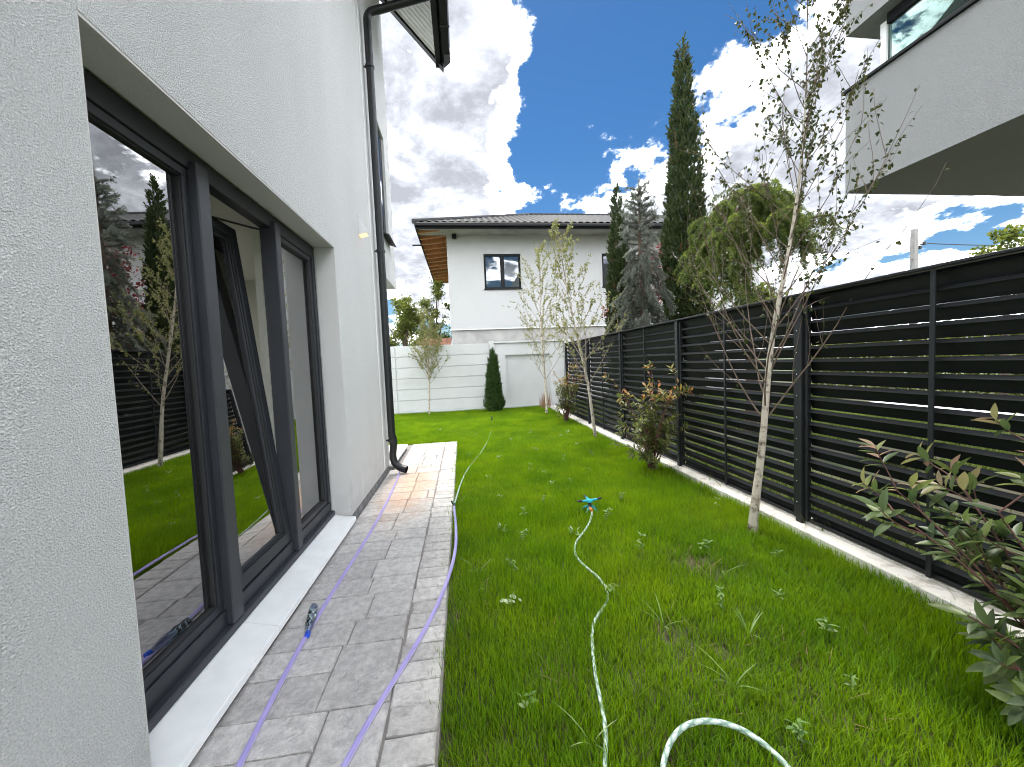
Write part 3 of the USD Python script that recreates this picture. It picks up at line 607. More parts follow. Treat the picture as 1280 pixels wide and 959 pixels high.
# ------------------------------------------------------------------ neighbour's house at the right
nh = thing('house', 'grey rendered house at the right with overhanging upper floor and ribbon window', 'house', (0, 0, 0))
NX, NY = 4.5, 4.04
MB().box(NX, 12.5, -6, NY, 3.393, 4.50).build('overhang', M['stucco_grey'], nh)
MB().box(NX - .03, 12.5, -6, NY + .03, 4.502, 4.535, .004).build('parapet_cap', M['dark_metal'], nh)
MB().box(NX, 12.5, -6, NY, 5.13, 8.2).build('upper_wall', M['stucco_grey'], nh)
MB().box(NX + .20, 12.3, -6, NY - .32, 4.95, 5.128).build('window_head', M['dark_metal'], nh)
gx, gy = NX + .17, NY - .28
MB().box(gx - .03, gx + .03, gy - .03, gy + .03, 4.536, 5.058).build('window_post', M['white_pvc'], nh)
rib = MB().box(gx - .005, gx + .005, -6, gy - .031, 4.537, 5.021).build('ribbon_pane', M['pane_teal'], nh)
MB().box(gx + .031, 12.3, gy - .005, gy + .005, 4.537, 5.021).build('ribbon_pane', M['pane_teal'], nh)
MB().box(gx - .025, gx + .025, -6, gy - .032, 5.02, 5.127).build('window_frame', M['dark_metal'], nh)
MB().box(6.2, 12.2, -6, 2.2, -.05, 3.392).build('ground_floor', M['stucco_grey'], nh)

# ------------------------------------------------------------------ pole with wires
pl = thing('utility_pole', 'pale concrete utility pole rising behind the slatted fence', 'pole', (18.85, 14.0, 0))
MB().box(-.10, .10, -.09, .09, -.2, 6.42, .02).build('shaft', M['concrete_pole'], pl)
b = MB().tube([(.1, 0, 5.75), (.42, -.05, 5.80)], .03, 6); b.lathe([(.0, 0), (.06, 0), (.06, .12), (0, .12)], (.42, -.05, 5.76), 10); b.lathe([(.0, 0), (.06, 0), (.06, .12), (0, .12)], (.22, -.05, 5.6), 10)
b.build('insulator', M['black_plastic'], pl)
def sag(a, b, d, n=16):
    u = np.linspace(0, 1, n)[:, None]; p = np.array(a) * (1 - u) + np.array(b) * u; p[:, 2] -= (4 * d * u * (1 - u))[:, 0]; return p
MB().tube(sag((.55, -.05, 5.82), (9.0, -6, 5.2), .5), .018, 5).build('wire', M['black_plastic'], pl)
MB().tube(sag((-.1, 0, 5.2), (-4.5, -3, 2.2), .15), .012, 5).build('wire', M['black_plastic'], pl)

# ------------------------------------------------------------------ trees
def branch_curve(p0, d0, L, rise, r, n=8, wob=.06):
    """a limb from p0 along d0 bending towards rise (a vector)"""
    d = unit(d0); p = [np.array(p0, float)]
    for i in range(n - 1):
        d = unit(d + np.array(rise) * (1.0 / n) + r.normal(size=3) * wob); p.append(p[-1] + d * L / (n - 1))
    return np.array(p)

def birch(name, label, trunk, rad, z_first, nb, spread, leafmat, leaf, seed, leafn=7, twigmat='twig', up=0.9, lowbare=0.0, tw=5, taper=0.8):
    r = np.random.default_rng(seed)
    base = np.array(trunk[0]); tr = bez(*trunk, n=26)
    t = thing(name, label, 'tree', base); tr = tr - base
    H = tr[-1, 2]
    hz = tr[:, 2] / H
    rr = rad * np.clip(1 - hz, 0.03, 1) ** taper; rr[0] *= 1.25
    if name: MB().tube(tr[:20], rr[:20] * (1 + .05 * r.normal(size=20)), 12).build('trunk', M['bark_birch'], t, smooth=True)
    wood = MB(); wood.tube(tr[19:], rr[19:], 6)
    lp, ld, ln = [], [], []
    def hang(c, n):
        k = r.integers(1, len(c), n) if len(c) > 2 else np.ones(n, int)
        u = r.random((n, 1)); p = c[k - 1] * (1 - u) + c[k] * u
        d = rnd_dirs(r, n) * .7 + [0, 0, -.75]
        lp.append(p + unit(d) * .012); ld.append(d); ln.append(rnd_dirs(r, n))
    for i in range(nb):
        u = (i + r.random()) / nb; z = z_first + (H - z_first) * u * .93
        p0 = np.array([np.interp(z, tr[:, 2], tr[:, k]) for k in range(3)])
        az = i * 2.4 + r.normal() * .35
        L = spread(z / H) * r.uniform(.75, 1.15)
        d0 = np.array([math.cos(az), math.sin(az), up * r.uniform(.75, 1.25)])
        c = branch_curve(p0, d0, L, (0, 0, .55), r, 9)
        r0 = max(.0035, .30 * np.interp(z, tr[:, 2], rr))
        wood.tube(c, np.linspace(r0, .0018, 9), 5, cap=False)
        bare = z / H < lowbare
        for q in range(tw):
            kk = r.integers(2, 9); kk = min(kk, 8)
            d = unit(c[min(kk, 8)] - c[kk - 1]) + rnd_dirs(r, 1)[0] * .75 + [0, 0, .15]
            c2 = branch_curve(c[kk], d, L * r.uniform(.22, .45), (0, 0, .1), r, 5, .12)
            wood.tube(c2, np.linspace(.0026, .0012, 5), 3, cap=False)
            hang(c2, max(1, int(leafn * (.35 if bare else 1))))
        hang(c[4:], max(1, int(leafn * 1.3 * (.3 if bare else 1))))
    hang(tr[20:], leafn)
    wood.build('branches', M[twigmat], t, kind='stuff')
    P, D, N = np.vstack(lp), np.vstack(ld), np.vstack(ln)
    MB().leaves(P, D, N, leaf * r.uniform(.6, 1.15, len(P)), leaf * .75 * r.uniform(.6, 1.1, len(P)), .2, shape='birch', curl=.1).build('leaves', M[leafmat], t, tint=True, kind='stuff')
    return t

birch('birch_tree', 'nearest birch with pale leaning trunk standing before the near fence post', [(2.46, 3.03, -.03), (2.51, 3.03, .41), (2.56, 3.03, .76), (2.66, 3.03, 1.67), (2.82, 3.03, 2.42), (2.94, 3.02, 3.22), (2.97, 3.0, 3.88), (2.96, 3.0, 4.9)],
      .036, .95, 46, lambda u: 1.45 * (1 - u) ** .7 + .30, 'birch_leaf', .040, 11, 9, 'twig', 1.35, .28, 6, 1.25)
birch('birch_tree', 'slender leaning birch between the two shrubs along the fence', [(2.59, 7.4, -.03), (2.52, 7.4, .58), (2.43, 7.4, 1.27), (2.32, 7.4, 1.8), (2.18, 7.4, 2.5), (2.05, 7.4, 3.32), (1.93, 7.4, 4.25)],
      .034, 1.05, 34, lambda u: 1.25 * (1 - u) ** .8 + .2, 'birch_leaf_pale', .046, 12, 10, 'twig_pale', 1.2, .1, 6)
birch('birch_tree', 'straight birch at the back corner before the wall niche', [(2.43, 11.3, -.03), (2.44, 11.3, .85), (2.40, 11.3, 1.57), (2.37, 11.3, 2.9), (2.40, 11.3, 4.2), (2.42, 11.3, 5.1)],
      .042, .95, 38, lambda u: 1.65 * (1 - u) ** .8 + .25, 'birch_leaf_pale', .050, 13, 11, 'twig_pale', 1.15, .15, 6)
birch('birch_tree', 'small round crowned birch against the white wall at the left', [(-1.16, 12.7, -.03), (-1.12, 12.7, .55), (-1.10, 12.7, 1.08), (-1.07, 12.7, 1.9), (-1.03, 12.7, 2.5), (-.95, 12.7, 3.3)],
      .036, 1.0, 54, lambda u: (1.2 if u < .5 else .8) * (1 - u) ** .45 + .12, 'birch_leaf_pale', .05, 14, 13, 'twig_pale', 1.05, 0, 6)

def column(name, label, cat, base, H, rad, mat, n, seed, spray=.22, prof=None, trunk=.12, lumpy=.42, z0=.1):
    """columnar evergreen built of upward sprays"""
    r = np.random.default_rng(seed)
    t = thing(name, label, cat, base)
    MB().tube([(0, 0, -.1), (.02, 0, H * .45), (0, 0, H * .93)], [trunk, trunk * .7, .02], 8).build('trunk', M['bark'], t, smooth=True)
    prof = prof or (lambda u: (np.clip(u / .12, 0, 1) ** .6) * np.clip((1 - u) / .55, 0, 1) ** .8)
    u = 1 - np.sqrt(r.random(n * 2)) if False else r.random(n * 3); keep = r.random(n * 3) < np.maximum(prof(u), .06); u = u[keep][:n]; k = len(u)
    az = r.random(k) * 2 * PI
    lump = .82 + lumpy * (meshkit.fbm(np.stack([np.cos(az) * 1.6, np.sin(az) * 1.6, u * H * 1.7], -1), 3, seed) - .5) * 2
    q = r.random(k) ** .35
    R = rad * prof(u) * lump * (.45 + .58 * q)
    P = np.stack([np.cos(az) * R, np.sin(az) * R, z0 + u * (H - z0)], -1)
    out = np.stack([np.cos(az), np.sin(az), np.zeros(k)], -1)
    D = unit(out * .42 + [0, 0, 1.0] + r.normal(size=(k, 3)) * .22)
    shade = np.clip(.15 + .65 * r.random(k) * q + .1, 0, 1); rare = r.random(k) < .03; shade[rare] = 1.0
    m = MB(); nl = 7
    for j in range(nl):                                   # each spray: a fan of small scale-like blades along its axis
        w = j / (nl - 1); sd_ = unit(np.cross(D, rnd_dirs(r, k)))
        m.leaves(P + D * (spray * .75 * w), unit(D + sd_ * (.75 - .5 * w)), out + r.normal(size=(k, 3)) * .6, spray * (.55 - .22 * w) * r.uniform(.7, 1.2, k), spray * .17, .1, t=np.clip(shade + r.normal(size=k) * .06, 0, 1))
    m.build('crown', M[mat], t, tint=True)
    return t

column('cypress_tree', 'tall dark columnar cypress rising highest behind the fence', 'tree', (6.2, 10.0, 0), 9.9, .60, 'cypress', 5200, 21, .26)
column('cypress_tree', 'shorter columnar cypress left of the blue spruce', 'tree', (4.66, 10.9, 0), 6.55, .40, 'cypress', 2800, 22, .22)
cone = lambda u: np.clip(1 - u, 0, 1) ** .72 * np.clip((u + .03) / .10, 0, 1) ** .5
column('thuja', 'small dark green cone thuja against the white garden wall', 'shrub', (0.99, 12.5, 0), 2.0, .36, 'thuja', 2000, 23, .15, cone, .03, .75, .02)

def needle_twigs(m, curves, r, step, nl, nw, per=5, tone=(.2, .8)):
    """clothes twigs with needles all round"""
    for c in curves:
        seg = np.linalg.norm(np.diff(c, axis=0), axis=1); L = seg.sum(); n = max(2, int(L / step))
        s = np.concatenate([[0], np.cumsum(seg)]); q = np.linspace(0, L, n)
        p = np.stack([np.interp(q, s, c[:, k]) for k in range(3)], -1); tg = unit(np.gradient(p, axis=0))
        p = np.repeat(p, per, 0); tg = np.repeat(tg, per, 0); sdv = unit(np.cross(tg, rnd_dirs(r, len(p))))
        sh = r.uniform(*tone) + r.normal(size=len(p)) * .08
        m.leaves(p, unit(tg * .75 + sdv), sdv + rnd_dirs(r, len(p)) * .3, nl * r.uniform(.7, 1.2, len(p)), nw, .05, t=np.clip(sh, 0, 1))

def spruce():
    r = np.random.default_rng(31); base = (4.36, 8.9, 0); H = 5.8
    t = thing('spruce_tree', 'drooping blue grey spruce between the two cypresses', 'tree', base)
    MB().tube([(0, 0, -.1), (.03, 0, 2.5), (-.02, .0, 4.6), (0, 0, H)], [.11, .075, .03, .006], 8).build('trunk', M['bark'], t, smooth=True)
    wood = MB(); curves = [np.array([(0, 0, H - .9), (.01, 0, H - .4), (0, 0, H)])]
    for i in range(190):
        u = (i + r.random()) / 190; z = .5 + (H - .7) * u
        az = i * 2.4 + r.normal() * .3
        L = (.86 * (1 - u) ** .8 + .20) * r.uniform(.55, 1.25)
        d0 = np.array([math.cos(az), math.sin(az), .55 if u > .80 else .2])
        c = branch_curve((0, 0, z), d0, L, (0, 0, -1.5 if u < .72 else -.25), r, 8, .05)
        wood.tube(c, np.linspace(.016, .004, 8), 4, cap=False); curves.append(c[1:])
        for q in range(int(6 + 12 * (1 - u))):
            k = r.integers(2, 8); d = unit(c[k] - c[k - 1]) * .7 + rnd_dirs(r, 1)[0] * .7 + [0, 0, -.55 if u < .75 else .1]
            curves.append(branch_curve(c[k], d, L * r.uniform(.2, .42), (0, 0, -.8 if u < .75 else .1), r, 4, .08))
    wood.build('branches', M['bark'], t, kind='stuff')
    m = MB(); needle_twigs(m, curves, r, .024, .062, .017, 6)
    m.build('crown', M['spruce'], t, tint=True)
spruce()

def weeping():
    r = np.random.default_rng(33); base = np.array((5.75, 7.1, 0))
    t = thing('weeping_conifer', 'green weeping conifer with arching curtains of needles behind the fence', 'tree', base)
    MB().tube(bez((0, 0, -.1), (.06, .05, 1.6), (-.08, 0, 3.2), (-.10, 0, 4.45), n=12), np.linspace(.13, .05, 12), 9).build('trunk', M['bark'], t, smooth=True)
    limbs = [bez((-.1, 0, 4.2), (-.1, 0, 4.75), (-.45, -.1, 4.6), (-.78, -.2, 3.9), (-.9, -.25, 3.0), n=14), bez((-.1, 0, 4.0), (-.45, .25, 4.5), (-.75, .4, 4.1), (-.9, .45, 3.3), n=12),
             bez((-.1, 0, 4.3), (.25, -.1, 4.75), (.75, -.15, 4.45), (1.1, -.15, 4.20), (1.5, -.2, 4.25), (1.75, -.2, 4.05), n=16), bez((-.1, 0, 4.2), (-.05, -.4, 4.72), (-.2, -.8, 4.3), (-.25, -1.0, 3.6), n=12),
             bez((-.1, 0, 3.9), (.15, -.4, 4.4), (.3, -.7, 4.0), (.35, -.85, 3.4), n=12), bez((-.1, 0, 3.9), (.1, .3, 4.3), (.25, .4, 4.1), (.3, .4, 3.8), n=12), bez((-.1, 0, 3.4), (-.5, -.5, 3.8), (-.75, -.7, 3.2), (-.85, -.8, 2.6), n=12),
             bez((-.1, 0, 4.1), (-.4, -.5, 4.6), (-.75, -.6, 4.1), (-.9, -.65, 3.3), n=12), bez((-.1, 0, 4.3), (-.1, .4, 4.6), (-.3, .7, 4.2), (-.4, .8, 3.5), n=12)]
    wood = MB(); curves = []
    for li, c in enumerate(limbs):
        wood.tube(c, np.linspace(.05, .012, len(c)), 6, cap=False)
        for k in range(2, len(c)):
            for q in range(6 if li != 2 else (5 if k < 5 else 3)):
                p = c[k] + r.normal(size=3) * .05
                d = np.array([r.normal() * .9, r.normal() * .9, .25])
                L = r.uniform(.20, .75) if li != 2 else r.uniform(.10, .30)
                L = min(L, p[2] - 1.9) if p[2] > 2.3 else .3
                curves.append(branch_curve(p, d, L, (0, 0, -2.8), r, 8, .14))
        curves.append(c)
    for c in curves[:]:
        if len(c) == 8:
            for q in range(3):
                k = r.integers(2, 7); curves.append(branch_curve(c[k], rnd_dirs(r, 1)[0] * .6 + [0, 0, -.6], r.uniform(.08, .22), (0, 0, -.8), r, 4, .1))
            wood.tube(c, np.linspace(.006, .002, 8), 3, cap=False)
    wood.build('branches', M['bark'], t, kind='stuff')
    m = MB(); needle_twigs(m, curves, r, .026, .060, .018, 5, (.1, .9))
    m.build('crown', M['cedar'], t, tint=True)
weeping()

def bushy(name, label, cat, base, blobs, nleaf, leaf, mat, seed, trunk=.09, dens=.5, top=None):
    """broadleaf tree: limbs reach into lumps of leaves; blobs are (x, y, z, radius) from the base"""
    r = np.random.default_rng(seed); t = thing(name, label, cat, base)
    zc = np.mean([b[2] for b in blobs])
    MB().tube(bez((0, 0, -.1), (.04, .02, zc * .4), (0, 0, zc * .8), n=8), np.linspace(trunk, trunk * .5, 8), 8).build('trunk', M['bark'], t, smooth=True)
    wood = MB(); P, D, N = [], [], []
    for (x, y, z, R) in blobs:
        c = bez((0, 0, zc * .55), (x * .45, y * .45, zc * .55 + (z - zc * .55) * .6), (x, y, z), n=7); wood.tube(c, np.linspace(trunk * .4, .008, 7), 5, cap=False)
        for q in range(10):
            e = np.array([x, y, z]) + rnd_dirs(r, 1)[0] * R * r.uniform(.5, 1.0); wood.tube(np.array([c[-1], (c[-1] + e) / 2 + r.normal(size=3) * .04, e]), [.008, .006, .003], 3, cap=False)
            n = nleaf // 10; u = r.random((n, 1)) ** .5; p = c[-1] * (1 - u) + e * u + r.normal(size=(n, 3)) * R * .17
            P.append(p); D.append(rnd_dirs(r, n) + [0, 0, -.2]); N.append(rnd_dirs(r, n) + [0, 0, .8])
    wood.build('branches', M['bark'], t, kind='stuff')
    P, D, N = np.vstack(P), np.vstack(D), np.vstack(N)
    MB().leaves(P, D, N, leaf * r.uniform(.6, 1.2, len(P)), leaf * .6, .2).build('crown', M[mat], t, tint=True)
    return t
bushy('plum_tree', 'dark red leaved tree seen behind the blue spruce', 'tree', (5.5, 11.2, 0), [(-.75, 0, 3.0, .55), (-.45, .1, 4.0, .5), (.40, 0, 4.6, .55), (.60, -.1, 3.5, .6), (-.1, 0, 2.4, .6), (.7, 0, 2.6, .6), (.1, .2, 3.3, .6), (-.7, 0, 2.3, .5), (.55, 0, 4.0, .5)], 340, .11, 'plum', 41)
rb_ = np.random.default_rng(88)
def lumps(n, sx, sy, z0, z1, R): return [(rb_.normal() * sx * (1.15 - .6 * k / n), rb_.normal() * sy, z0 + (z1 - z0) * (k + rb_.random()) / n, R * rb_.uniform(.6, 1.25)) for k in range(n)]
bushy('garden_tree', 'olive green broad tree over the garden wall beside the downpipe', 'tree', (-2.5, 17.6, 0), lumps(22, .75, .5, 1.9, 4.5, .55) + [(.2, 0, 3.3, .6)], 460, .11, 'tree_leaf', 42)
bushy('garden_tree', 'loose topped green tree between the small birch and the white house', 'tree', (-1.15, 18.4, 0), lumps(20, .42, .35, 1.9, 5.5, .42) + [(.35, 0, 2.9, .45)], 240, .10, 'tree_leaf', 43)
bushy('garden_tree', 'rounded treetop above the fence beside the utility pole', 'tree', (13.45, 8.0, 0), [(0, 0, 4.2, .34), (.35, 0, 3.8, .40), (-.35, .1, 3.7, .36), (.9, 0, 3.9, .45), (.1, 0, 3.3, .5), (.7, 0, 3.2, .5)], 260, .13, 'tree_leaf', 44)
bushy('garden_tree', 'green bush top showing over the fence right of the weeping conifer', 'shrub', (8.0, 9.2, 0), [(0, 0, 2.8, .55), (.5, .1, 2.5, .5), (-.5, 0, 2.6, .5), (.1, 0, 2.1, .6), (-.2, 0, 3.15, .3)], 420, .10, 'tree_leaf', 45)
for i, (x, y, hh, lab) in enumerate([(15.5, 4, 2.0, 'dim hedge row glimpsed through the right fence panel'), (15.5, 11.5, 2.2, 'dim hedge row glimpsed through the middle of the fence')]):
    r = np.random.default_rng(70 + i); n = 9000
    P = np.stack([x + r.normal(size=n) * .35, y + r.uniform(-4, 4, n), r.random(n) ** .8 * hh], -1)
    m = MB().leaves(P, rnd_dirs(r, n), rnd_dirs(r, n), .16, .10, .2)
    h = m.build('hedge', M['tree_leaf'], tint=True, label=lab, cat='hedge', kind='stuff')

# ------------------------------------------------------------------ photinia shrubs
def photinia(name, label, base, stems, seed, nwhorl, nl, leaf, mat, single, red_from, wide=.34, lean_=(0, 0, 0)):
    r = np.random.default_rng(seed); t = thing(name, label, 'shrub', base)
    wood = MB(); leaves = []; H = max(s[2] for s in stems)
    for s in stems:
        c = bez((r.normal() * .03, r.normal() * .03, -.03), (s[0] * .35 + r.normal() * .02, s[1] * .35, s[2] * .5), s, n=10)
        wood.tube(c, np.linspace(.009, .0035, 10), 6, cap=False)
        tips = [c]
        for q in range(nwhorl):
            k = r.integers(3, 10); d = unit(c[k] - c[k - 1]) + rnd_dirs(r, 1)[0] * .9
            e = branch_curve(c[k], d, r.uniform(.10, .24), (0, 0, .5), r, 5, .08); wood.tube(e, np.linspace(.004, .0022, 5), 5, cap=False); tips.append(e)
        for e in tips:
            m = nl + r.integers(-1, 2)
            for q in range(m):
                w = 1 - q / m * .5; k = w * (len(e) - 1); a = int(min(k, len(e) - 2)); p = e[a] + (e[a + 1] - e[a]) * (k - a); ax = unit(e[a + 1] - e[a])
                az = q * 2.4 + r.normal() * .25; sdv = unit(np.cross(ax, [math.cos(az), math.sin(az), .3]))
                d = unit(ax * (.75 * w - .05) + sdv * .85 + [0, 0, -.05]); nrm = unit(ax + [0, 0, .6] + r.normal(size=3) * .15)
                zz = (p[2] / H)
                tint = np.clip((.70 + .3 * r.random()) if (zz > red_from and q < m * .6 and r.random() < .75) else r.random() * .62, 0, 1)
                leaves.append((p, d, nrm, leaf * r.uniform(.7, 1.15), tint))
    wood.build('stems', M['photinia_stem'], t, smooth=True)
    if single:
        far = []
        for i, (p, d, nrm, L, tint) in enumerate(leaves):
            if i < 290: MB().leaves([p], [d], [nrm], L, L * wide, .16, t=[tint], shape='long', curl=.10 + .12 * r.random()).build('leaf', M[mat], t, smooth=True, tint=True)
            else: far.append((p, d, nrm, L, tint))
        if far:
            MB().leaves([f[0] for f in far], [f[1] for f in far], [f[2] for f in far], np.array([f[3] for f in far]), np.array([f[3] for f in far]) * wide, .16, t=np.array([f[4] for f in far]), shape='long', curl=.12).build('foliage', M[mat], t, smooth=True, tint=True, kind='stuff')
    else:
        MB().leaves([f[0] for f in leaves], [f[1] for f in leaves], [f[2] for f in leaves], np.array([f[3] for f in leaves]), np.array([f[3] for f in leaves]) * wide, .16, t=np.array([f[4] for f in leaves]), shape='long', curl=.12).build('foliage', M[mat], t, smooth=True, tint=True, kind='stuff')
pr2 = np.random.default_rng(9)
st = [(pr2.uniform(-.42, .40), pr2.uniform(-.36, .36), pr2.uniform(.6, 1.3)) for _ in range(22)] + [(.0, 0, 1.36), (-.3, 0, .4), (.3, .1, .35), (-.15, -.25, .3)]
photinia('photinia_shrub', 'copper tipped shrub before the middle fence post', (2.50, 4.92, 0), st, 51, 5, 8, .088, 'photinia', True, .72, .38)
st = [(pr2.uniform(-.30, .30), pr2.uniform(-.35, .35), pr2.uniform(.7, 1.25)) for _ in range(18)] + [(.1, 0, 1.36), (-.25, 0, .35), (.2, .1, .3)]
photinia('photinia_shrub', 'bushy yellowish shrub at the far end of the fence', (2.56, 9.5, 0), st, 52, 5, 8, .085, 'photinia', False, .70, .40)
st = [(-.42, .42, .80), (-.25, .55, .86), (.02, .50, .92), (.10, .25, 1.08), (-.38, .18, .46), (-.30, .10, .30), (.15, .0, .95), (-.12, .25, .85), (.05, .1, .62), (-.10, .05, .42), (.25, .35, 1.10), (-.05, .4, .62), (.2, .15, .75), (.15, .55, .85), (-.2, -.02, .22)]
photinia('photinia_shrub', 'nearest shrub with long glossy leaves cut by the right picture edge', (2.43, 1.13, 0), st, 53, 5, 8, .110, 'photinia_near', True, .78, .34)

r = np.random.default_rng(60); n = 160
P = np.stack([r.normal(size=n) * .09, r.normal(size=n) * .06, np.zeros(n)], -1)
dg = thing('dry_grass_tuft', 'tuft of dry brown stalks behind the back corner birch', 'plant', (2.62, 12.3, 0))
MB().leaves(P, np.stack([r.normal(size=n) * .10, r.normal(size=n) * .1, np.ones(n)], -1), rnd_dirs(r, n), r.uniform(.35, .72, n), .012, .1).build('stalks', M['straw'], dg, tint=True, kind='stuff')

# ------------------------------------------------------------------ lawn grass
def blade_clump(path_, mat, seed, n, rad, hmin, hmax, w, bend=.5):
    r = np.random.default_rng(seed)
    P = np.stack([r.normal(size=n) * rad * .55, r.normal(size=n) * rad * .55, np.zeros(n)], -1)
    h = r.uniform(hmin, hmax, n); az = r.random(n) * 2 * PI; d = np.stack([np.cos(az), np.sin(az), np.zeros(n)], -1); s = np.stack([-np.sin(az), np.cos(az), np.zeros(n)], -1)
    b = r.uniform(.05, bend, n)[:, None] * h[:, None]; tone = r.random(n)
    rows, tt = [], []
    for u, ww in ((0, .8), (.45, 1.0), (.8, .6)):
        c = P + d * b * u * u + np.array([0, 0, 1.0]) * h[:, None] * u * (1 - .12 * u)
        sp = s * (w * ww * .5) * r.uniform(.8, 1.2, n)[:, None]
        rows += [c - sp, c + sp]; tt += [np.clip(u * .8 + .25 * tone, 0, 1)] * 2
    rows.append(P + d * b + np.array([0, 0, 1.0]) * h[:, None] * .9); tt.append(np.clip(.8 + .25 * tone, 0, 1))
    V = np.stack(rows, 1); f = np.array([[0, 1, 3], [0, 3, 2], [2, 3, 5], [2, 5, 4], [4, 5, 6]])
    F = (f[None] + (np.arange(n) * 7)[:, None, None]).reshape(-1, 3)
    m = usdkit.mesh(stage, path_, (V.reshape(-1, 3), F), mat)
    UsdGeom.PrimvarsAPI(m).CreatePrimvar('tint', Sdf.ValueTypeNames.FloatArray, 'vertex').Set(Vt.FloatArray.FromNumpy(np.stack(tt, 1).reshape(-1).astype(np.float32)))

def scatter(name, label, pts, scales, protos, seed, mat, args):
    inst = UsdGeom.PointInstancer.Define(stage, path_for(name)); base = inst.GetPath().pathString
    for i in range(protos):
        blade_clump(f'{base}/blades_{i + 1:03d}' if i else f'{base}/blades', mat, seed + i, *args); inst.CreatePrototypesRel().AddTarget(f'{base}/blades_{i + 1:03d}' if i else f'{base}/blades')
    r = np.random.default_rng(seed); n = len(pts)
    inst.CreateProtoIndicesAttr(Vt.IntArray.FromNumpy(r.integers(0, protos, n).astype(np.int32)))
    inst.CreatePositionsAttr(Vt.Vec3fArray.FromNumpy(pts.astype(np.float32)))
    a = r.random(n) * PI
    inst.CreateOrientationsAttr(Vt.QuathArray([Gf.Quath(float(math.cos(x)), 0, 0, float(math.sin(x))) for x in a]))
    inst.CreateScalesAttr(Vt.Vec3fArray.FromNumpy(scales.astype(np.float32)))
    tag(inst.GetPrim(), label, 'grass', kind='stuff')

gr = np.random.default_rng(77)
def lawn_points(sp):
    xs, ys = np.meshgrid(np.arange(-5.5, 2.85, sp), np.arange(.4, 13.1, sp), indexing='ij')
    p = np.stack([xs.ravel(), ys.ravel(), np.zeros(xs.size)], -1); p[:, :2] += gr.uniform(-.5, .5, (len(p), 2)) * sp
    ok = ~((p[:, 0] < -.145) & (p[:, 1] < 7.85)) & (p[:, 0] < 2.785) & ((p[:, 0] > -2.6) | (p[:, 1] > 9))
    return p[ok]
p = lawn_points(.064)
bare = meshkit.fbm(p * [1.1, .9, 1] + 3.1, 4, 3)
for (bx, by, br) in ((1.62, 2.75, .42), (.75, 5.4, .55), (1.55, 1.45, .40), (1.1, 2.0, .2)):
    bare += .28 * np.exp(-(((p[:, 0] - bx) ** 2 + (p[:, 1] - by) ** 2) / br ** 2))
keep = gr.random(len(p)) > np.clip((bare - .66) * 3.6, 0, .82)
p, bare = p[keep], bare[keep]
h = (.80 + .9 * meshkit.fbm(p * 1.3 + 9, 3, 4)) * np.clip(1.35 - .75 * np.clip(bare - .5, 0, 1), .6, 1.3) * .82
h *= 1 + .15 * np.clip((p[:, 0] - 2.2) / .3, 0, 1) - .25 * np.clip((p[:, 0] - 2.6) / .18, 0, 1)                    # taller along the kerb, where no mower reaches
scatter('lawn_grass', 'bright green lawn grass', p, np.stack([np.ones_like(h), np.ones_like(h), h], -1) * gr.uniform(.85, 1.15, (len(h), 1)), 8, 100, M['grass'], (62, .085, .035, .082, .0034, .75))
dq = lawn_points(.10); dn = meshkit.fbm(dq * [1.1, .9, 1] + 3.1, 4, 3)
for (bx, by, br) in ((1.62, 2.75, .42), (.75, 5.4, .55), (1.55, 1.45, .40), (1.1, 2.0, .2)): dn += .28 * np.exp(-(((dq[:, 0] - bx) ** 2 + (dq[:, 1] - by) ** 2) / br ** 2))
dq = dq[gr.random(len(dq)) < np.clip((dn - .50) * 1.6, .02, .7)]
scatter('dry_grass', 'dry straw coloured blades in the thin patches of the lawn', dq, gr.uniform(.7, 1.1, (len(dq), 1)) * np.ones((1, 3)), 3, 160, M['straw'], (9, .08, .02, .07, .0028, 1.6))
xs = gr.uniform(3.15, 14.5, 5200); ys = gr.uniform(.5, 16, 5200); q = np.stack([xs, ys, np.full(5200, -.02)], -1)
nz = meshkit.fbm(q * .6, 3, 6); q = q[(nz > .45) & ~((q[:, 0] > 10.2) & (q[:, 0] < 11.8) & (q[:, 1] > 2.5) & (q[:, 1] < 10.5))]
scatter('neighbour_grass', 'rough grass in the yard beyond the fence', q, gr.uniform(.9, 1.9, (len(q), 1)) * np.ones((1, 3)), 4, 130, M['grass_wild'], (46, .16, .05, .14, .006, .9))

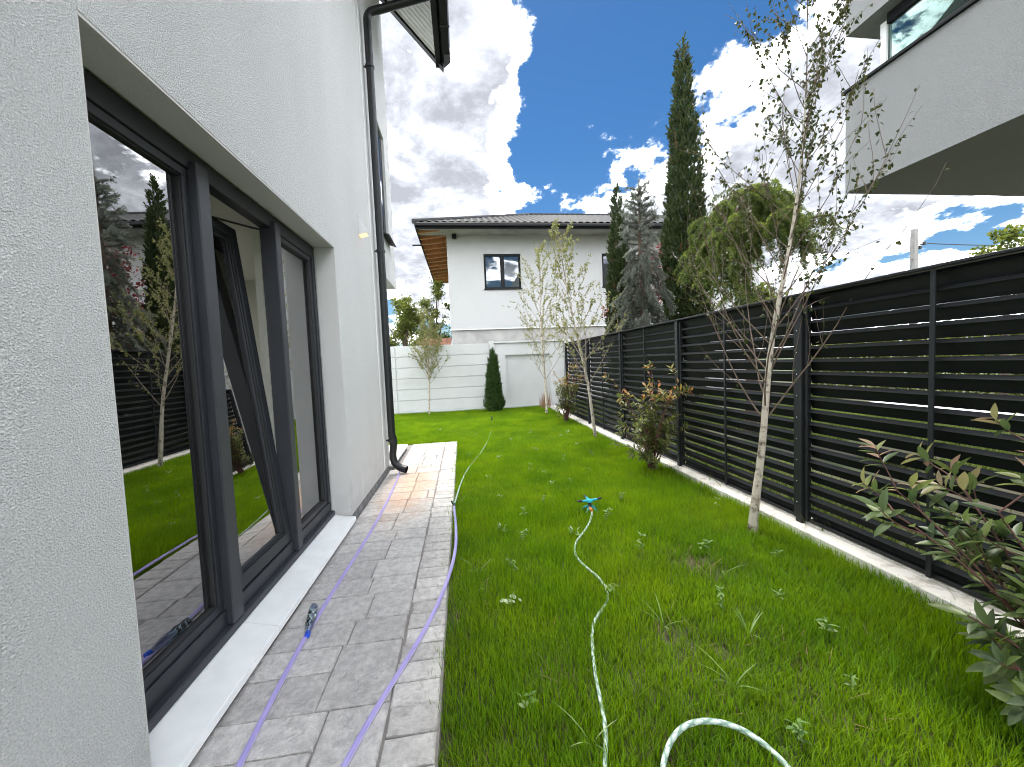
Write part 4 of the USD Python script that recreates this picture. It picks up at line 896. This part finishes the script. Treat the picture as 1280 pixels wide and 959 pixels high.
# weeds: a few kinds, copied
def weed_kind(kind, var):
    r = np.random.default_rng(200 + kind * 10 + var); m = MB()
    if kind == 0:      # a leaning stem or two with leaves at odd heights
        for q in range(1 + var % 2):
            tip = np.array([r.normal() * .025, r.normal() * .025, r.uniform(.09, .15)]); c = bez((r.normal() * .01, r.normal() * .01, -.01), tip * .5 + r.normal(size=3) * .006, tip, n=6)
            m.tube(c, np.linspace(.0022, .001, 6), 5, t=.3)
            n = r.integers(7, 12); k = r.integers(2, 6, n); az = r.random(n) * 2 * PI
            m.leaves(c[k], np.stack([np.cos(az), np.sin(az), r.uniform(-.1, .9, n)], -1), np.stack([r.normal(size=n) * .2, r.normal(size=n) * .2, np.ones(n)], -1), r.uniform(.018, .05, n), r.uniform(.009, .02, n), .15, shape='long', curl=.3)
    elif kind == 1:    # loose ragged rosette half hidden in the turf
        n = 8 + var; a = r.random(n) * 2 * PI
        m.leaves(np.stack([r.normal(size=n) * .015, r.normal(size=n) * .015, r.uniform(.02, .06, n)], -1), np.stack([np.cos(a), np.sin(a), r.uniform(-.1, 1.2, n)], -1), np.stack([r.normal(size=n) * .3, r.normal(size=n) * .3, np.ones(n)], -1), r.uniform(.02, .062, n), r.uniform(.010, .024, n), .15, shape='long', curl=.4)
    else:              # arching coarse blades
        n = 3 + var; a = r.random(n) * 2 * PI
        m.leaves(np.zeros((n, 3)), np.stack([np.cos(a) * .5, np.sin(a) * .5, np.ones(n)], -1), np.stack([-np.cos(a), -np.sin(a), np.full(n, .6)], -1), r.uniform(.10, .20, n), .006, .1, shape='long', curl=.6)
    return m
wk = [('broadleaf_weed', 'small light green upright weed growing in the lawn', 'upright weeds in the lawn'), ('rosette_weed', 'loose rosette weed with pale leaves growing in the lawn', 'rosette weeds in the lawn'), ('coarse_grass_weed', 'arching coarse grass blades standing above the lawn', 'coarse grass tufts in the lawn')]
spots = [(.22, 1.68, 1), (1.92, 2.14, 0), (1.27, 1.32, 0), (1.92, 1.81, 0), (.54, 3.79, 0), (1.05, 4.69, 1), (1.62, 3.95, 0), (1.98, 6.75, 1), (.29, 5.16, 1), (.36, 4.42, 1), (.80, 4.12, 0), (.32, 2.79, 0), (.05, 2.85, 2), (2.14, 7.88, 1), (1.92, 7.69, 1), (1.51, 2.1, 0), (1.72, 1.49, 0), (.90, 2.40, 1), (1.87, 2.83, 1), (2.32, 2.61, 1), (.03, 2.6, 2),
         (1.09, 2.04, 2), (1.51, 1.89, 2), (.93, 3.26, 1), (.44, 3.25, 0), (2.13, 4.74, 1), (-.10, 4.39, 2), (2.45, 3.53, 0), (1.3, 4.75, 0), (.85, 5.3, 0), (1.05, 5.2, 1), (.5, 6.2, 1), (1.4, 5.6, 0), (1.7, 5.2, 1), (.3, 3.5, 1), (1.35, 2.9, 0), (1.2, 1.6, 2), (1.75, 2.45, 2), (.45, 1.45, 2), (2.0, 5.9, 0), (1.2, 6.6, 1), (.9, 7.6, 1), (.2, 8.4, 1), (-.6, 9.2, 1), (1.4, 8.2, 0), (.0, 6.5, 2), (1.3, 3.5, 0)]
first = {}
wr = random.Random(5)
for (x, y, kd) in spots:
    nm, lab, grp = wk[kd]
    sc = wr.uniform(.8, 1.35)
    kv = (kd, wr.randrange(4))
    if kv not in first:
        t = thing(nm, lab, 'weed', (x, y, .015), wr.uniform(0, 6), grp); weed_kind(*kv).build('leaves', M['weed'], t, smooth=True, tint=True); first[kv] = t
    else:
        t = thing(nm, lab, 'weed', (x, y, .015), wr.uniform(0, 6), grp); UsdGeom.Xformable(t).AddScaleOp().Set(Gf.Vec3f(sc, sc, sc))
        pth = first[kv].GetPath().AppendChild('leaves')
        c_ = stage.DefinePrim(t.GetPath().AppendChild('leaves')); c_.GetReferences().AddInternalReference(pth)
t = thing('wilted_weed', 'pale wilted weed lying flat on the lawn near the path', 'weed', (.24, 2.42, .05))
rw = np.random.default_rng(3); n = 16
MB().leaves(np.stack([rw.uniform(-.05, .05, n), rw.normal(size=n) * .012, rw.uniform(0, .015, n)], -1), np.stack([rw.normal(size=n), rw.normal(size=n) * .7, rw.uniform(-.1, .35, n)], -1), np.stack([rw.normal(size=n) * .3, rw.normal(size=n) * .3, np.ones(n)], -1), rw.uniform(.03, .05, n), .022, .15, shape='long', curl=.3).build('leaves', M['weed_pale'], t, smooth=True, tint=True)

# ------------------------------------------------------------------ hoses, sprinklers, bottle
def hose(name, label, pts, rad, mat, braid=False):
    from scipy.interpolate import CubicSpline
    p0 = np.asarray(pts, float); L = np.linalg.norm(np.diff(p0, axis=0), axis=1).sum()
    n = int(L / (.006 if braid else .02)); c = bez(*pts, n=n); sides = 16
    k, j = np.meshgrid(np.arange(n), np.arange(sides), indexing='ij')
    if braid: tt = .5 + .5 * np.sin(k * .55 + j * 2 * PI / sides * 2); tt = np.clip(tt * 1.5 - .1, 0, 1); tt = np.where(np.sin(k * .55 - j * 2 * PI / sides * 2) > .82, .1, tt)
    else: tt = np.where(j % 8 < 2, .9, .35 + .1 * np.sin(k * .3))
    m = MB().tube(c, rad, sides, t=tt)
    return m.build(name, M[mat], smooth=True, tint=True, label=label, cat='hose')
zp = .072
hose('garden_hose', 'lilac hose along the house wall on the stamped path', [(-.90, .9, zp), (-.925, 1.3, zp), (-.945, 1.6, zp), (-.965, 1.95, zp), (-.972, 2.35, zp), (-.962, 2.75, zp), (-.945, 3.2, zp), (-.93, 3.7, zp), (-.93, 4.3, zp), (-.945, 4.9, zp), (-.965, 5.4, zp), (-.99, 5.75, zp)], .0125, 'hose_purple')
hose('garden_hose', 'lilac hose curving from the path onto the lawn edge', [(-.66, .9, zp), (-.59, 1.25, zp), (-.53, 1.48, zp), (-.47, 1.69, zp), (-.39, 1.92, zp), (-.26, 2.33, zp), (-.185, 2.69, zp), (-.138, 3.09, .07), (-.135, 3.58, .07), (-.165, 4.17, .07)], .0125, 'hose_purple')
hose('garden_hose', 'thin pale hose in the grass leading to the far sprinkler', [(-.165, 4.19, .07), (-.12, 4.78, .05), (-.02, 5.54, .055), (.05, 5.9, .048), (.23, 6.63, .052), (.50, 8.2, .040), (.66, 9.5, .036), (.70, 10.05, .04)], .0095, 'hose_braid', True)
hose('garden_hose', 'green and white braided hose winding to the teal sprinkler', [(1.215, 3.66, .07), (1.14, 3.50, .052), (.98, 3.25, .050), (.875, 3.09, .052), (.82, 2.87, .050), (.845, 2.70, .052), (.89, 2.52, .048), (.875, 2.37, .034), (.79, 2.24, .040), (.69, 2.11, .050), (.63, 1.96, .046), (.56, 1.68, .048), (.51, 1.45, .050), (.46, 1.33, .048), (.40, 1.15, .05)], .009, 'hose_braid', True)
hose('garden_hose', 'braided hose loop arching in the grass at the bottom edge', [(.58, 1.05, .05), (.63, 1.22, .06), (.72, 1.34, .075), (.82, 1.40, .085), (.95, 1.405, .085), (1.06, 1.35, .075), (1.11, 1.27, .065), (1.13, 1.12, .05), (1.13, .9, .05)], .0105, 'hose_braid', True)
cn = thing('hose_connector', 'small green plastic coupling joining two hoses at the path edge', 'coupling', (-.165, 4.18, .07))
MB().tube([(0, -.035, 0), (0, .035, 0)], .016, 12).tube([(0, .0, 0), (-.03, .02, .05)], [.010, .007], 8).build('body', M['black_plastic'], cn)
MB().tube([(0, .036, 0), (0, .06, 0)], .0135, 12).build('nut', M['thuja'], cn) if False else MB().tube([(0, .036, 0), (0, .06, 0)], .0135, 12).build('nut', M['teal'], cn)

sp = thing('lawn_sprinkler', 'teal spinning sprinkler with black tips on the lawn', 'sprinkler', (1.24, 3.80, 0))
b = MB()
for k in range(5):
    a = k * 2 * PI / 5 + .3
    b.tube(bez((0, 0, .075), (.05 * math.cos(a), .05 * math.sin(a), .07), (.10 * math.cos(a), .10 * math.sin(a), .03), (.12 * math.cos(a), .12 * math.sin(a), .012), n=7), [.010, .010, .009, .008, .008, .007, .006], 6)
b.build('legs', M['teal'], sp)
MB().lathe([(0, .05), (.022, .05), (.024, .085), (.016, .10), (.016, .125), (0, .125)], sides=16).build('hub', M['black_plastic'], sp)
b = MB().lathe([(0, .120), (.030, .122), (.032, .138), (.022, .150), (0, .152)], sides=16)
arms, tips = [], []
for k in range(2):
    a = k * PI + .12; d = np.array([math.cos(a), math.sin(a), 0])
    b.tube([np.array([0, 0, .138]) + d * .02, np.array([0, 0, .142]) + d * .085], [.013, .010], 8)
    tips.append(MB().tube([np.array([0, 0, .142]) + d * .084, np.array([0, 0, .147]) + d * .12, np.array([0, 0, .147]) + d * .135], [.0125, .0125, .008], 10))
a = PI / 2 + .12; d = np.array([math.cos(a), math.sin(a), 0]); b.tube([np.array([0, 0, .138]) + d * .02, np.array([0, 0, .142]) + d * .085], [.013, .010], 8)
tips.append(MB().tube([np.array([0, 0, .142]) + d * .084, np.array([0, 0, .147]) + d * .13], [.0125, .009], 10))
b.build('arm', M['teal'], sp)
for tp in tips: tp.build('nozzle', M['black_plastic'], sp)
MB().tube([(-.005, -.02, .068), (-.016, -.10, .070)], [.016, .016], 12).build('hose_coupling', M['orange_plastic'], sp)
s2 = thing('spike_sprinkler', 'small black spike sprinkler at the end of the thin hose', 'sprinkler', (.70, 10.12, 0))
MB().lathe([(0, -.05), (.012, 0), (.012, .12), (.022, .125), (.022, .16), (.010, .17), (.010, .185), (0, .186)], sides=12).build('body', M['black_plastic'], s2)
MB().box(-.05, .05, -.008, .008, .186, .200, .003).build('arm', M['black_plastic'], s2)

bt = thing('plastic_bottle', 'crumpled clear plastic bottle with blue cap lying on the path', 'bottle', (-1.015, 2.53, .095))
prof = np.array([(0, 0), (.026, 0), (.031, .008), (.032, .05), (.030, .07), (.032, .085), (.032, .13), (.029, .15), (.031, .165), (.024, .205), (.012, .232), (.0115, .245)])
m = trimesh.creation.revolve(prof, sections=20); m = m.subdivide()
v = np.array(m.vertices); nz = meshkit.fbm(v * 38, 3, 2) - .5
v[:, :2] *= (1 + .55 * nz * np.clip(1 - np.abs(v[:, 2] - .11) / .12, 0, 1))[:, None]; v[:, 1] *= .82
T = trimesh.geometry.align_vectors([0, 0, 1], unit([.06, -.28, -.012]))[:3, :3]
MB().add(v @ T.T, m.faces).build('body', M['bottle'], bt, smooth=True)
cp = trimesh.creation.revolve(np.array([(.0, .238), (.0155, .238), (.0158, .252), (.0145, .266), (0, .267)]), sections=18)
MB().add(np.array(cp.vertices) @ T.T, cp.faces).build('cap', M['blue_cap'], bt, smooth=30)
